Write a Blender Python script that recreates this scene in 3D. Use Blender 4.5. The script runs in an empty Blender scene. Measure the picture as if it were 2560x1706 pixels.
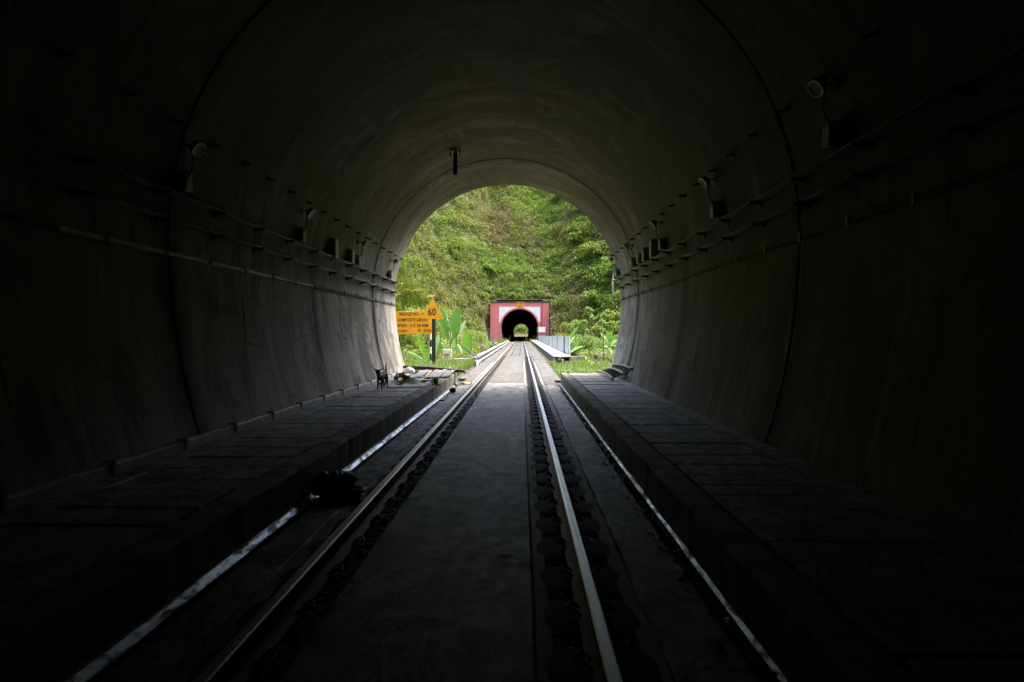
import bpy, bmesh, math, random
import numpy as np
from mathutils import Vector, Matrix, Euler, noise as mnoise

random.seed(7)
RNG = np.random.default_rng(11)
SC = bpy.context.scene
COL = SC.collection
PI = math.pi

# ------------------------------------------------------------------ camera
CX, CZ, F = 0.48, 1.63, 1564.0          # camera x, height, focal length in px of the 2560 px wide photograph
cam_d = bpy.data.cameras.new('camera')
cam = bpy.data.objects.new('camera', cam_d)
COL.objects.link(cam)
cam.location = (CX, 0.0, CZ)
cam.rotation_euler = (math.radians(90 - 0.70), 0.0, math.radians(0.92))
cam_d.sensor_width = 36.0
cam_d.lens = 22.0
cam_d.clip_start = 0.05
cam_d.clip_end = 3000.0
SC.camera = cam

# ------------------------------------------------------------------ light
SUN_EL, SUN_ROT = math.radians(66), math.radians(62)
world = bpy.data.worlds.new('World')
SC.world = world
world.use_nodes = True
wn = world.node_tree.nodes
sky = wn.new('ShaderNodeTexSky')
sky.sky_type = 'NISHITA'
sky.sun_disc = False
sky.sun_elevation = SUN_EL
sky.sun_rotation = SUN_ROT
sky.air_density = 1.0
sky.dust_density = 7.0
bg = wn['Background']
world.node_tree.links.new(sky.outputs[0], bg.inputs[0])
bg.inputs[1].default_value = 0.15
sun_d = bpy.data.lights.new('sun', 'SUN')
sun_d.energy = 0.5
sun_d.angle = math.radians(50)
sun_d.color = (1.0, 0.95, 0.86)
sun = bpy.data.objects.new('sun', sun_d)
COL.objects.link(sun)
# the sky's sun stands at compass angle SUN_ROT (clockwise from +y): from behind the camera and a little left
sdir = Vector((math.sin(SUN_ROT) * math.cos(SUN_EL), math.cos(SUN_ROT) * math.cos(SUN_EL), math.sin(SUN_EL)))
sun.rotation_euler = sdir.to_track_quat('Z', 'Y').to_euler()
sun.location = (0, 0, 120)

SC.view_settings.view_transform = 'Standard'
SC.view_settings.look = 'None'
SC.view_settings.gamma = 1.0
SC.view_settings.exposure = 2.75
SC.render.engine = 'CYCLES'
cy = SC.cycles
cy.use_denoising = True
try:
    cy.denoiser = 'OPENIMAGEDENOISE'
except Exception:
    pass
cy.max_bounces = 9
cy.diffuse_bounces = 7
cy.glossy_bounces = 4
cy.transmission_bounces = 6
cy.transparent_max_bounces = 8
cy.sample_clamp_indirect = 6.0
cy.caustics_reflective = False
cy.caustics_refractive = False


# ------------------------------------------------------------------ helpers
def W(u, v, d):
    """A point seen at (u, v) of the photograph, d metres down the track."""
    return Vector((CX + (u - 1305.0) * d / F, d, CZ - (v - 834.0) * d / F))


class MB:
    def __init__(self):
        self.v = []
        self.f = []

    def add(self, vs, fs):
        o = len(self.v)
        self.v += [tuple(p) for p in vs]
        self.f += [tuple(i + o for i in q) for q in fs]
        return self

    def box(self, x0, x1, y0, y1, z0, z1):
        vs = [(x0, y0, z0), (x1, y0, z0), (x1, y1, z0), (x0, y1, z0), (x0, y0, z1), (x1, y0, z1), (x1, y1, z1), (x0, y1, z1)]
        return self.add(vs, [(0, 3, 2, 1), (4, 5, 6, 7), (0, 1, 5, 4), (1, 2, 6, 5), (2, 3, 7, 6), (3, 0, 4, 7)])

    def obox(self, c, size, rot=(0, 0, 0), bev=0.0, jit=0.0):
        """box centred at c, rotated, with bevelled edges"""
        bm = bmesh.new()
        bmesh.ops.create_cube(bm, size=1.0)
        for w in bm.verts:
            w.co = Vector((w.co.x * size[0], w.co.y * size[1], w.co.z * size[2]))
            if jit:
                w.co += Vector((random.uniform(-jit, jit), random.uniform(-jit, jit), random.uniform(-jit, jit)))
        if bev > 0:
            bmesh.ops.bevel(bm, geom=list(bm.edges), offset=bev, segments=1, affect='EDGES')
        M = Matrix.Translation(Vector(c)) @ Euler(rot).to_matrix().to_4x4()
        bm.verts.ensure_lookup_table()
        bm.verts.index_update()
        self.add([M @ w.co for w in bm.verts], [[w.index for w in q.verts] for q in bm.faces])
        bm.free()
        return self

    def tube(self, pts, r, n=8, caps=True, flat=1.0):
        pts = [Vector(p) for p in pts]
        m = len(pts)
        rs = r if isinstance(r, (list, tuple)) else [r] * m
        vs, fs = [], []
        prev = None
        for i, p in enumerate(pts):
            t = (pts[min(i + 1, m - 1)] - pts[max(i - 1, 0)]).normalized()
            if prev is None:
                a = t.orthogonal().normalized()
            else:
                a = (prev - t * prev.dot(t)).normalized()
            prev = a
            b = t.cross(a)
            for k in range(n):
                an = 2 * PI * k / n
                vs.append(p + (a * math.cos(an) + b * math.sin(an) * flat) * rs[i])
        for i in range(m - 1):
            for k in range(n):
                k2 = (k + 1) % n
                fs.append((i * n + k, i * n + k2, (i + 1) * n + k2, (i + 1) * n + k))
        if caps:
            fs.append(tuple(range(n - 1, -1, -1)))
            fs.append(tuple((m - 1) * n + k for k in range(n)))
        return self.add(vs, fs)

    def extrude_y(self, poly, y0, y1, caps=True):
        """closed (x, z) outline swept from y0 to y1"""
        n = len(poly)
        vs = [(x, y0, z) for x, z in poly] + [(x, y1, z) for x, z in poly]
        fs = [(i, (i + 1) % n, n + (i + 1) % n, n + i) for i in range(n)]
        if caps:
            fs += [tuple(range(n - 1, -1, -1)), tuple(range(n, 2 * n))]
        return self.add(vs, fs)

    def rough_bar(self, x0, x1, y0, y1, z0, z1, step=0.25, amp=0.01, ch=0.02):
        """a worn concrete bar along y: chamfered section, every ring a little off"""
        n = max(2, int((y1 - y0) / step) + 1)
        sec = [(x0, z0), (x1, z0), (x1, z1 - ch), (x1 - ch, z1), (x0 + ch, z1), (x0, z1 - ch)]
        vs, fs = [], []
        m = len(sec)
        for i in range(n):
            y = y0 + (y1 - y0) * i / (n - 1)
            jy = 0 if i in (0, n - 1) else random.uniform(-.3, .3) * step
            for k, (x, z) in enumerate(sec):
                a = amp if k > 1 else 0
                vs.append((x + random.uniform(-a, a), y + jy, z + random.uniform(-a, a) * .7))
        for i in range(n - 1):
            for k in range(m):
                k2 = (k + 1) % m
                fs.append((i * m + k, i * m + k2, (i + 1) * m + k2, (i + 1) * m + k))
        fs += [tuple(range(m)), tuple((n - 1) * m + k for k in range(m - 1, -1, -1))]
        return self.add(vs, fs)

    def grid(self, fn, nu, nv):
        vs = [fn(i / (nu - 1), j / (nv - 1)) for i in range(nu) for j in range(nv)]
        fs = [(i * nv + j, i * nv + j + 1, (i + 1) * nv + j + 1, (i + 1) * nv + j) for i in range(nu - 1) for j in range(nv - 1)]
        return self.add(vs, fs)

    def lathe(self, prof, c=(0, 0, 0), n=16):
        vs, fs = [], []
        m = len(prof)
        for r, z in prof:
            for k in range(n):
                a = 2 * PI * k / n
                vs.append((c[0] + r * math.cos(a), c[1] + r * math.sin(a), c[2] + z))
        for i in range(m - 1):
            for k in range(n):
                k2 = (k + 1) % n
                fs.append((i * n + k, i * n + k2, (i + 1) * n + k2, (i + 1) * n + k))
        fs += [tuple(range(n - 1, -1, -1)), tuple((m - 1) * n + k for k in range(n))]
        return self.add(vs, fs)

    def blob(self, c, r, amp=0.25, freq=3.0, sub=3, seed=0.0, floor=None):
        """a lumpy ball: r = (rx, ry, rz)"""
        bm = bmesh.new()
        bmesh.ops.create_icosphere(bm, subdivisions=sub, radius=1.0)
        c = Vector(c)
        bm.verts.index_update()
        vs = []
        for w in bm.verts:
            p = w.co.normalized()
            k = 1 + amp * mnoise.noise(p * freq + Vector((seed, seed * 1.7, -seed))) + amp * .5 * mnoise.noise(p * freq * 2.3 + Vector((seed, 3, seed)))
            q = c + Vector((p.x * r[0], p.y * r[1], p.z * r[2])) * k
            if floor is not None and q.z < floor:
                q.z = floor
            vs.append(q)
        self.add(vs, [[w.index for w in q.verts] for q in bm.faces])
        bm.free()
        return self


def mesh_from(mb, name, off=None, smooth=False):
    me = bpy.data.meshes.new(name)
    v = mb.v if off is None else [(p[0] - off[0], p[1] - off[1], p[2] - off[2]) for p in mb.v]
    me.from_pydata(v, [], mb.f)
    if smooth:
        me.polygons.foreach_set('use_smooth', [True] * len(me.polygons))
    me.update()
    return me


def fix_normals(me):
    bm = bmesh.new()
    bm.from_mesh(me)
    bmesh.ops.recalc_face_normals(bm, faces=list(bm.faces))
    bm.to_mesh(me)
    bm.free()


def tag(o, label=None, cat=None, group=None, kind=None):
    if label:
        o['label'] = label
    if cat:
        o['category'] = cat
    if group:
        o['group'] = group
    if kind:
        o['kind'] = kind
    return o


def thing(name, label, cat, loc=(0, 0, 0), rotz=0.0, group=None, kind=None):
    o = bpy.data.objects.new(name, None)
    o.empty_display_size = 0.1
    COL.objects.link(o)
    o.location = loc
    o.rotation_euler = (0, 0, rotz)
    return tag(o, label, cat, group, kind)


def part(name, mb, mat, root, parent=None, smooth=False, local=False, label=None):
    """mesh part of a thing; mb holds world points unless local"""
    me = mesh_from(mb, name, None if local else root.location, smooth)
    fix_normals(me)
    me.materials.append(mat)
    o = bpy.data.objects.new(name, me)
    COL.objects.link(o)
    o.parent = parent or root
    if label:
        o['label'] = label
    return o


def solo(name, mb, mat, label=None, cat=None, group=None, kind=None, loc=(0, 0, 0), smooth=False, fix=True):
    """a thing of one mesh; mb holds world points, the origin goes to loc"""
    me = mesh_from(mb, name, loc, smooth)
    if fix:
        fix_normals(me)
    me.materials.append(mat)
    o = bpy.data.objects.new(name, me)
    COL.objects.link(o)
    o.location = loc
    return tag(o, label, cat, group, kind)


def copy_tree(o, parent=None):
    c = o.copy()
    COL.objects.link(c)
    if parent is not None:
        c.parent = parent
    for ch in list(o.children):
        copy_tree(ch, c)
    return c


# ------------------------------------------------------------------ materials
def nodes_of(name):
    m = bpy.data.materials.new(name)
    m.use_nodes = True
    nt = m.node_tree
    return m, nt, nt.nodes['Principled BSDF'], nt.nodes['Material Output']


def N(nt, kind, **kw):
    n = nt.nodes.new(kind)
    for k, val in kw.items():
        if k.startswith('in_'):
            n.inputs[int(k[3:])].default_value = val
        else:
            setattr(n, k, val)
    return n


def math_node(nt, op, a, b=None, c=None, clamp=False):
    n = nt.nodes.new('ShaderNodeMath')
    n.operation = op
    n.use_clamp = clamp
    for i, x in enumerate((a, b, c)):
        if x is None:
            continue
        if isinstance(x, (int, float)):
            n.inputs[i].default_value = x
        else:
            nt.links.new(x, n.inputs[i])
    return n.outputs[0]


def mix_col(nt, fac, a, b, blend='MIX'):
    n = nt.nodes.new('ShaderNodeMix')
    n.data_type = 'RGBA'
    n.blend_type = blend
    for sock, x in ((n.inputs[0], fac), (n.inputs[6], a), (n.inputs[7], b)):
        if isinstance(x, (int, float)):
            sock.default_value = x
        elif isinstance(x, tuple):
            sock.default_value = x if len(x) == 4 else (*x, 1)
        else:
            nt.links.new(x, sock)
    return n.outputs[2]


def ramp_node(nt, src, stops):
    n = nt.nodes.new('ShaderNodeValToRGB')
    nt.links.new(src, n.inputs[0])
    el = n.color_ramp.elements
    while len(el) < len(stops):
        el.new(0.5)
    for e, (p, c) in zip(el, stops):
        e.position = p
        e.color = (c, c, c, 1) if isinstance(c, (int, float)) else (*c, 1)
    return n.outputs[0]


def coords(nt, stretch=(1, 1, 1), kind='Object'):
    tc = nt.nodes.new('ShaderNodeTexCoord')
    mp = nt.nodes.new('ShaderNodeMapping')
    mp.inputs['Scale'].default_value = stretch
    nt.links.new(tc.outputs[kind], mp.inputs['Vector'])
    return mp.outputs[0]


def noise_tex(nt, vec, scale, detail=6, rough=0.6, dist=0.0):
    n = nt.nodes.new('ShaderNodeTexNoise')
    n.inputs['Scale'].default_value = scale
    n.inputs['Detail'].default_value = detail
    n.inputs['Roughness'].default_value = rough
    n.inputs['Distortion'].default_value = dist
    nt.links.new(vec, n.inputs['Vector'])
    return n.outputs[0]


def bump(nt, bsdf, height, strength, dist=0.02):
    b = nt.nodes.new('ShaderNodeBump')
    b.inputs['Strength'].default_value = strength
    b.inputs['Distance'].default_value = dist
    nt.links.new(height, b.inputs['Height'])
    nt.links.new(b.outputs[0], bsdf.inputs['Normal'])


def plain(name, c1, c2=None, scale=4.0, rough=0.8, bmp=0.0, bscale=None, metal=0.0, stretch=(1, 1, 1), spec=0.4, lo=0.35, hi=0.65, bdist=0.02, rrange=None):
    m, nt, bs, out = nodes_of(name)
    vec = coords(nt, stretch)
    nz = noise_tex(nt, vec, scale)
    if c2 is None:
        c2 = tuple(x * 0.7 for x in c1)
    fac = ramp_node(nt, nz, [(lo, 0.0), (hi, 1.0)])
    col = mix_col(nt, fac, c2, c1)
    nt.links.new(col, bs.inputs['Base Color'])
    bs.inputs['Roughness'].default_value = rough
    if rrange:
        r = ramp_node(nt, nz, [(lo, rrange[0]), (hi, rrange[1])])
        nt.links.new(r, bs.inputs['Roughness'])
    bs.inputs['Metallic'].default_value = metal
    bs.inputs['Specular IOR Level'].default_value = spec
    if bmp:
        bump(nt, bs, noise_tex(nt, vec, bscale or scale * 6, 8, .65), bmp, bdist)
    return m


def leaf_mat(name, cols, zone=None, zscale=0.06, trans=0.35, rough=0.5, spec=0.3):
    """leaves: every leaf its own tint out of cols; zone = a second set of tints that takes over in patches"""
    m, nt, bs, out = nodes_of(name)
    geo = nt.nodes.new('ShaderNodeNewGeometry')
    rnd = geo.outputs['Random Per Island']

    def tint(cs):
        return ramp_node(nt, rnd, [(i / max(1, len(cs) - 1), c) for i, c in enumerate(cs)])
    col = tint(cols)
    if zone:
        nz = noise_tex(nt, geo.outputs['Position'], zscale, 4, .6)
        f = ramp_node(nt, nz, [(0.42, 0.0), (0.58, 1.0)])
        col = mix_col(nt, f, col, tint(zone))
    nt.links.new(col, bs.inputs['Base Color'])
    bs.inputs['Roughness'].default_value = rough
    bs.inputs['Specular IOR Level'].default_value = spec
    tr = nt.nodes.new('ShaderNodeBsdfTranslucent')
    br = mix_col(nt, 1.0, col, (1.5, 1.6, 0.8), 'MULTIPLY')
    nt.links.new(br, tr.inputs['Color'])
    mx = nt.nodes.new('ShaderNodeMixShader')
    mx.inputs[0].default_value = trans
    nt.links.new(bs.outputs[0], mx.inputs[1])
    nt.links.new(tr.outputs[0], mx.inputs[2])
    nt.links.new(mx.outputs[0], out.inputs['Surface'])
    return m


def lining_material(name='tunnel_concrete', gain=1.0):
    """cast concrete with run-down streaks, dark ring joints, thin shutter lines, soot and brown damp patches"""
    m, nt, bs, out = nodes_of(name)
    tc = nt.nodes.new('ShaderNodeTexCoord')
    P = tc.outputs['Object']
    sep = nt.nodes.new('ShaderNodeSeparateXYZ')
    nt.links.new(P, sep.inputs[0])
    y = sep.outputs['Y']
    z = sep.outputs['Z']
    big = noise_tex(nt, P, 0.55, 5, .6)
    fine = noise_tex(nt, P, 9.0, 8, .7)
    streak = noise_tex(nt, coords(nt, (.35, 1.9, .26)), 1.5, 7, .66, .7)
    base = mix_col(nt, ramp_node(nt, big, [(.32, 0), (.68, 1)]), (.345 * gain, .328 * gain, .285 * gain), (.51 * gain, .492 * gain, .445 * gain))
    base = mix_col(nt, ramp_node(nt, streak, [(.36, .65), (.56, 0)]), base, (.15 * gain, .142 * gain, .122 * gain))
    # brown damp on the vault
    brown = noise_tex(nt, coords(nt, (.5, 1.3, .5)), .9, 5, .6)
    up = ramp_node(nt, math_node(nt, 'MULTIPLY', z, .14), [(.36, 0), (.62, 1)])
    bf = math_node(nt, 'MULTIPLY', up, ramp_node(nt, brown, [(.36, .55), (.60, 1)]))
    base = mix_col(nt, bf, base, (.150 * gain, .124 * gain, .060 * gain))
    # the right wall is browner and dirtier than the left
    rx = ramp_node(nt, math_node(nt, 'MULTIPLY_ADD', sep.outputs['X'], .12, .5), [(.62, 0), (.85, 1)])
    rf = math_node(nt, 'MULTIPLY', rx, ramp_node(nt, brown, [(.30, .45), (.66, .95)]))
    light_falloff = ramp_node(nt, math_node(nt, 'MULTIPLY', math_node(nt, 'ADD', y, math_node(nt, 'MULTIPLY', streak, 2.5)), .05), [(.78, 1), (1.0, 0)])  # daylight at the mouth painted in: the right wall's brown fades out there
    rf = math_node(nt, 'MULTIPLY', rf, light_falloff)
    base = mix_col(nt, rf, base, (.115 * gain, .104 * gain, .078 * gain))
    # soot towards the crown
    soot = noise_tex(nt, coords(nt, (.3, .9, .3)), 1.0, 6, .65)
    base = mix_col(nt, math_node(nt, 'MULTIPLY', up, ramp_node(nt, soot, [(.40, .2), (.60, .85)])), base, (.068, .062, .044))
    # blotches with an edge: damp patches and thin repair skins
    blot = noise_tex(nt, coords(nt, (.6, .8, .6)), 1.15, 8, .68, 1.2)
    base = mix_col(nt, ramp_node(nt, blot, [(.53, 0), (.56, .55)]), base, (.10 * gain, .092 * gain, .070 * gain))
    base = mix_col(nt, ramp_node(nt, blot, [(.40, .28), (.44, 0)]), base, (.36 * gain, .345 * gain, .30 * gain))
    drip = noise_tex(nt, coords(nt, (.8, 7.0, .10)), 1.3, 4, .6)
    base = mix_col(nt, math_node(nt, 'MULTIPLY', ramp_node(nt, drip, [(.60, 0), (.66, .8)]), ramp_node(nt, big, [(.45, 0), (.58, 1)])), base, (.05, .047, .04))
    # ring joints, 5.1 m apart
    wob = noise_tex(nt, coords(nt, (.8, .0, .8)), 1.3, 4, .6)
    wobble = math_node(nt, 'MULTIPLY', math_node(nt, 'SUBTRACT', wob, .5), .22)
    yy = math_node(nt, 'ADD', y, wobble)
    dj = math_node(nt, 'PINGPONG', math_node(nt, 'SUBTRACT', yy, 17.6), 2.55)
    stain = noise_tex(nt, coords(nt, (.7, .9, .5)), 1.1, 5, .6)
    low = ramp_node(nt, math_node(nt, 'MULTIPLY', z, .14), [(.3, 1), (.55, .25)])
    js = math_node(nt, 'MULTIPLY', ramp_node(nt, dj, [(.05, 1), (.42, 0)]), ramp_node(nt, stain, [(.38, .35), (.55, 1)]))
    js = math_node(nt, 'MULTIPLY', js, low)
    base = mix_col(nt, js, base, (.028, .026, .022))
    jl = ramp_node(nt, dj, [(.016, 1), (.03, 0)])
    jl = math_node(nt, 'MULTIPLY', jl, math_node(nt, 'MULTIPLY_ADD', low, .6, .25))
    base = mix_col(nt, jl, base, (.012, .012, .011))
    # thin shutter lines
    dp = math_node(nt, 'PINGPONG', math_node(nt, 'SUBTRACT', math_node(nt, 'ADD', y, math_node(nt, 'MULTIPLY', wobble, .2)), 17.6), .6375)
    pl = math_node(nt, 'MULTIPLY', ramp_node(nt, dp, [(.006, 1), (.02, 0)]), ramp_node(nt, noise_tex(nt, P, 1.7, 3), [(.42, 0), (.56, .8)]))
    base = mix_col(nt, pl, base, (.03, .028, .025))
    # pale lime runs
    lime = noise_tex(nt, coords(nt, (.5, 3.4, .22)), 1.5, 6, .65, .5)
    base = mix_col(nt, math_node(nt, 'MULTIPLY', ramp_node(nt, lime, [(.58, 0), (.68, .6)]), low), base, (.50 * gain, .495 * gain, .475 * gain))
    base = mix_col(nt, ramp_node(nt, fine, [(.3, .30), (.5, 0)]), base, (.06, .055, .048))
    nt.links.new(base, bs.inputs['Base Color'])
    bs.inputs['Roughness'].default_value = .82
    bs.inputs['Specular IOR Level'].default_value = .3
    h = math_node(nt, 'ADD', math_node(nt, 'MULTIPLY', fine, .5), math_node(nt, 'MULTIPLY', streak, .9))
    h = math_node(nt, 'SUBTRACT', h, math_node(nt, 'MULTIPLY', jl, 2.0))
    bump(nt, bs, h, .45, .03)
    return m


def slab_material(name, light, dark, rough=(.30, .62), cracks=True, sc=1.4, spec=.5):
    """worn concrete walked and dripped on: smudges, damp sheen, pits, hair cracks"""
    m, nt, bs, out = nodes_of(name)
    tc = nt.nodes.new('ShaderNodeTexCoord')
    P = tc.outputs['Object']
    big = noise_tex(nt, coords(nt, (1.2, .7, 1)), sc * 1.5, 10, .72, .6)
    col = mix_col(nt, ramp_node(nt, big, [(.38, 0), (.60, 1)]), dark, light)
    spot = noise_tex(nt, coords(nt, (1, .8, 1)), 3.2, 10, .78, 1.6)
    col = mix_col(nt, ramp_node(nt, spot, [(.50, 0), (.55, .85)]), col, tuple(x * .45 for x in dark))
    scuff = noise_tex(nt, coords(nt, (2.0, .35, 1)), 6.0, 6, .7, .8)
    col = mix_col(nt, ramp_node(nt, scuff, [(.58, 0), (.66, .5)]), col, tuple(min(1, x * 1.35) for x in light))
    pit = noise_tex(nt, P, 14, 6, .7)
    col = mix_col(nt, ramp_node(nt, pit, [(.30, .8), (.43, 0)]), col, tuple(x * .35 for x in dark))
    smear = noise_tex(nt, coords(nt, (.5, 2.2, 1)), 2.4, 5, .6)
    col = mix_col(nt, ramp_node(nt, smear, [(.34, .6), (.48, 0)]), col, tuple(x * .5 for x in dark))
    if cracks:
        vor = nt.nodes.new('ShaderNodeTexVoronoi')
        vor.feature = 'DISTANCE_TO_EDGE'
        vor.inputs['Scale'].default_value = .55
        nz = nt.nodes.new('ShaderNodeVectorMath')
        nz.operation = 'ADD'
        nt.links.new(P, nz.inputs[0])
        nn = nt.nodes.new('ShaderNodeTexNoise')
        nn.inputs['Scale'].default_value = 2.0
        nt.links.new(P, nn.inputs['Vector'])
        nt.links.new(nn.outputs['Color'], nz.inputs[1])
        nt.links.new(nz.outputs[0], vor.inputs['Vector'])
        col = mix_col(nt, math_node(nt, 'MULTIPLY', ramp_node(nt, vor.outputs['Distance'], [(.004, .8), (.012, 0)]), ramp_node(nt, big, [(.45, 0), (.6, 1)])), col, tuple(x * .25 for x in dark))
    nt.links.new(col, bs.inputs['Base Color'])
    r = ramp_node(nt, noise_tex(nt, P, 7.0, 8, .75), [(.32, rough[0]), (.62, rough[1])])
    nt.links.new(r, bs.inputs['Roughness'])
    bs.inputs['Specular IOR Level'].default_value = spec
    bump(nt, bs, math_node(nt, 'ADD', math_node(nt, 'MULTIPLY', pit, .6), noise_tex(nt, P, 45, 5, .7)), .35, .006)
    return m


def brick_material(name):
    m, nt, bs, out = nodes_of(name)
    tc = nt.nodes.new('ShaderNodeTexCoord')
    P = tc.outputs['Object']
    sep = nt.nodes.new('ShaderNodeSeparateXYZ')
    nt.links.new(P, sep.inputs[0])
    cmb = nt.nodes.new('ShaderNodeCombineXYZ')
    nt.links.new(math_node(nt, 'ADD', sep.outputs['X'], sep.outputs['Y']), cmb.inputs[0])
    nt.links.new(sep.outputs['Z'], cmb.inputs[1])
    br = nt.nodes.new('ShaderNodeTexBrick')
    nt.links.new(cmb.outputs[0], br.inputs['Vector'])
    br.inputs['Color1'].default_value = (.72, .125, .118, 1)
    br.inputs['Color2'].default_value = (.62, .105, .10, 1)
    br.inputs['Mortar'].default_value = (.76, .42, .42, 1)
    br.inputs['Scale'].default_value = 1.0
    br.inputs['Mortar Size'].default_value = .020
    br.inputs['Mortar Smooth'].default_value = .3
    br.inputs['Brick Width'].default_value = .48
    br.inputs['Row Height'].default_value = .21
    nz = noise_tex(nt, P, .9, 6, .65)
    # pale dust where rain splashes and runs, in patches
    dust = math_node(nt, 'MULTIPLY', ramp_node(nt, math_node(nt, 'MULTIPLY', sep.outputs['Z'], .12), [(.05, .85), (.38, 0)]), ramp_node(nt, nz, [(.38, .1), (.6, 1)]))
    col = mix_col(nt, dust, br.outputs['Color'], (.52, .36, .33))
    run = noise_tex(nt, coords(nt, (3.5, 1, .25)), 1.0, 5, .6)
    col = mix_col(nt, ramp_node(nt, run, [(.30, .4), (.42, 0)]), col, (.16, .045, .04))
    nt.links.new(col, bs.inputs['Base Color'])
    bs.inputs['Roughness'].default_value = .7
    return m


M = {}
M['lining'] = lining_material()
M['lining_far'] = lining_material('far_tunnel_concrete', .8)
M['slab'] = slab_material('track_slab_concrete', (.38, .372, .355), (.105, .102, .096), (.48, .76), spec=.2)
M['slab_out'] = slab_material('bridge_slab_concrete', (.125, .123, .116), (.075, .072, .066), (.7, .95), spec=.2)
M['walk'] = slab_material('walkway_concrete', (.44, .43, .40), (.24, .233, .213), (.55, .85), sc=2.0)
M['kerb'] = plain('kerb_concrete', (.32, .305, .27), (.09, .085, .07), 1.6, .85, .5, 14, stretch=(1, 2.6, .35), lo=.36, hi=.66)
M['ledge'] = plain('plinth_concrete', (.22, .21, .19), (.12, .114, .10), 3, .75, .3, 20)
M['muck'] = plain('oily_gravel', (.014, .013, .012), (.005, .005, .005), 30, .7, .4, 60, spec=.3)
M['black'] = plain('greasy_black', (.010, .0095, .009), (.005, .005, .005), 9, .8, .3, 40, spec=.15)
M['blacksteel'] = plain('black_steel', (.02, .02, .02), (.01, .009, .008), 12, .55, metal=.3)
M['rail'] = plain('rail_rust', (.095, .060, .040), (.040, .026, .019), 6, .62, .25, 40, stretch=(1, .25, 1), metal=.2)
M['railtop_dull'] = plain('rail_worn', (.46, .46, .45), (.27, .26, .25), 3, .3, .06, 120, metal=1.0, stretch=(14, .15, 1), rrange=(.5, .4))
M['railtop'] = plain('rail_polished', (.60, .62, .64), (.38, .39, .40), 3, .3, .06, 120, metal=1.0, stretch=(14, .15, 1), rrange=(.46, .36))
M['galv'] = plain('galvanised_steel', (.21, .205, .20), (.08, .076, .072), 5, .5, metal=.4)
M['rust'] = plain('rusty_steel', (.12, .06, .043), (.06, .034, .027), 7, .8, .3, 40)
M['cable'] = plain('cable_sheath', (.17, .165, .16), (.08, .077, .073), 3, .6, stretch=(1, .3, 1))
M['boxgrey'] = plain('box_grey_paint', (.45, .46, .44), (.33, .34, .32), 5, .5)
M['boxdark'] = plain('box_shade_paint', (.10, .10, .098), (.06, .06, .058), 5, .6)
M['lampbody'] = plain('lamp_aluminium', (.22, .22, .215), (.14, .14, .135), 8, .45, metal=.4)
M['lens'] = plain('lamp_glass', (.06, .065, .065), (.03, .03, .03), 6, .5, spec=.3)
M['concrete'] = plain('weathered_concrete', (.42, .41, .38), (.22, .215, .195), 1.8, .85, .4, 18)
M['trough'] = plain('streaked_concrete', (.36, .36, .35), (.13, .13, .125), 2.4, .85, .4, 20, stretch=(1, 3.5, .4))
M['cover'] = plain('pale_cover_slab', (.42, .43, .43), (.33, .34, .34), 1.2, .7, .2, 20)
M['ductpale'] = plain('pale_duct_cover', (.66, .67, .66), (.36, .36, .345), 6, .6, .3, 25)
M['sheet'] = plain('white_sheet_metal', (.62, .65, .68), (.50, .53, .565), .8, .4, metal=.1, stretch=(1, 1.5, .3))
M['whitepipe'] = plain('white_plastic_pipe', (.80, .80, .78), (.66, .66, .63), 3, .4)
M['steelblue'] = plain('grey_blue_steel', (.17, .20, .225), (.10, .115, .13), 6, .5, metal=.3)
M['railgrey'] = plain('grey_parapet_steel', (.25, .255, .26), (.12, .12, .12), 4, .6, stretch=(1, 3, .4))
M['yellow'] = plain('sign_yellow', (.82, .345, .006), (.72, .295, .008), 2.2, .5, stretch=(2.2, 1, .7), lo=.38, hi=.60)
M['signblack'] = plain('sign_letter_black', (.012, .012, .012), (.008, .008, .008), 5, .5)
M['post'] = plain('black_post_paint', (.022, .019, .018), (.014, .012, .012), 6, .55, .2, 30)
M['white'] = plain('white_paint', (.78, .78, .76), (.66, .66, .63), 3, .6)
M['panelwhite'] = plain('white_wall_paint', (.80, .82, .82), (.72, .74, .74), .9, .6, stretch=(2.5, 1, .3))
M['coping'] = plain('dark_coping', (.035, .036, .042), (.02, .02, .022), 2, .8)
M['stone'] = plain('cream_stone', (.66, .61, .47), (.52, .48, .36), 5, .8, .3, 25)
M['brick'] = brick_material('red_brick_paint')
M['wing'] = plain('dark_wing_wall', (.075, .085, .10), (.04, .045, .05), 2, .7, stretch=(2, 1, .4))
M['soil'] = plain('earth', (.085, .085, .034), (.055, .07, .022), .35, .95, .6, 3, bdist=.2)
M['wood'] = plain('dark_wet_timber', (.050, .032, .022), (.020, .013, .010), 3, .6, .3, 30, stretch=(.4, 4, 4))
M['plank'] = plain('weathered_plank', (.27, .28, .30), (.12, .12, .13), 2.5, .75, .35, 30, stretch=(9, .5, 6))
M['plankwarm'] = plain('weathered_plank_warm', (.32, .275, .235), (.17, .145, .12), 2.5, .75, .35, 30, stretch=(9, .5, 6))
M['bamboo'] = plain('dry_bamboo', (.34, .32, .24), (.22, .20, .14), 5, .55, stretch=(1, .4, 1))
M['bamboodark'] = plain('dark_bamboo_rung', (.055, .043, .030), (.028, .022, .016), 6, .6)
M['stick'] = plain('grey_brown_stick', (.13, .11, .085), (.075, .062, .05), 5, .8, .3, 30)
M['coconut'] = plain('brown_husk', (.050, .032, .020), (.022, .015, .010), 14, .85, .5, 40)
M['bagblack'] = plain('black_plastic', (.05, .044, .034), (.018, .016, .013), 4, .4, .6, 6, spec=.5, bdist=.05)
M['bagwhite'] = plain('white_plastic_bag', (.78, .79, .82), (.62, .63, .67), 7, .5, .4, 14)
M['brownstuff'] = plain('brown_rag', (.13, .075, .045), (.06, .035, .022), 8, .9, .5, 25)
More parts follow.
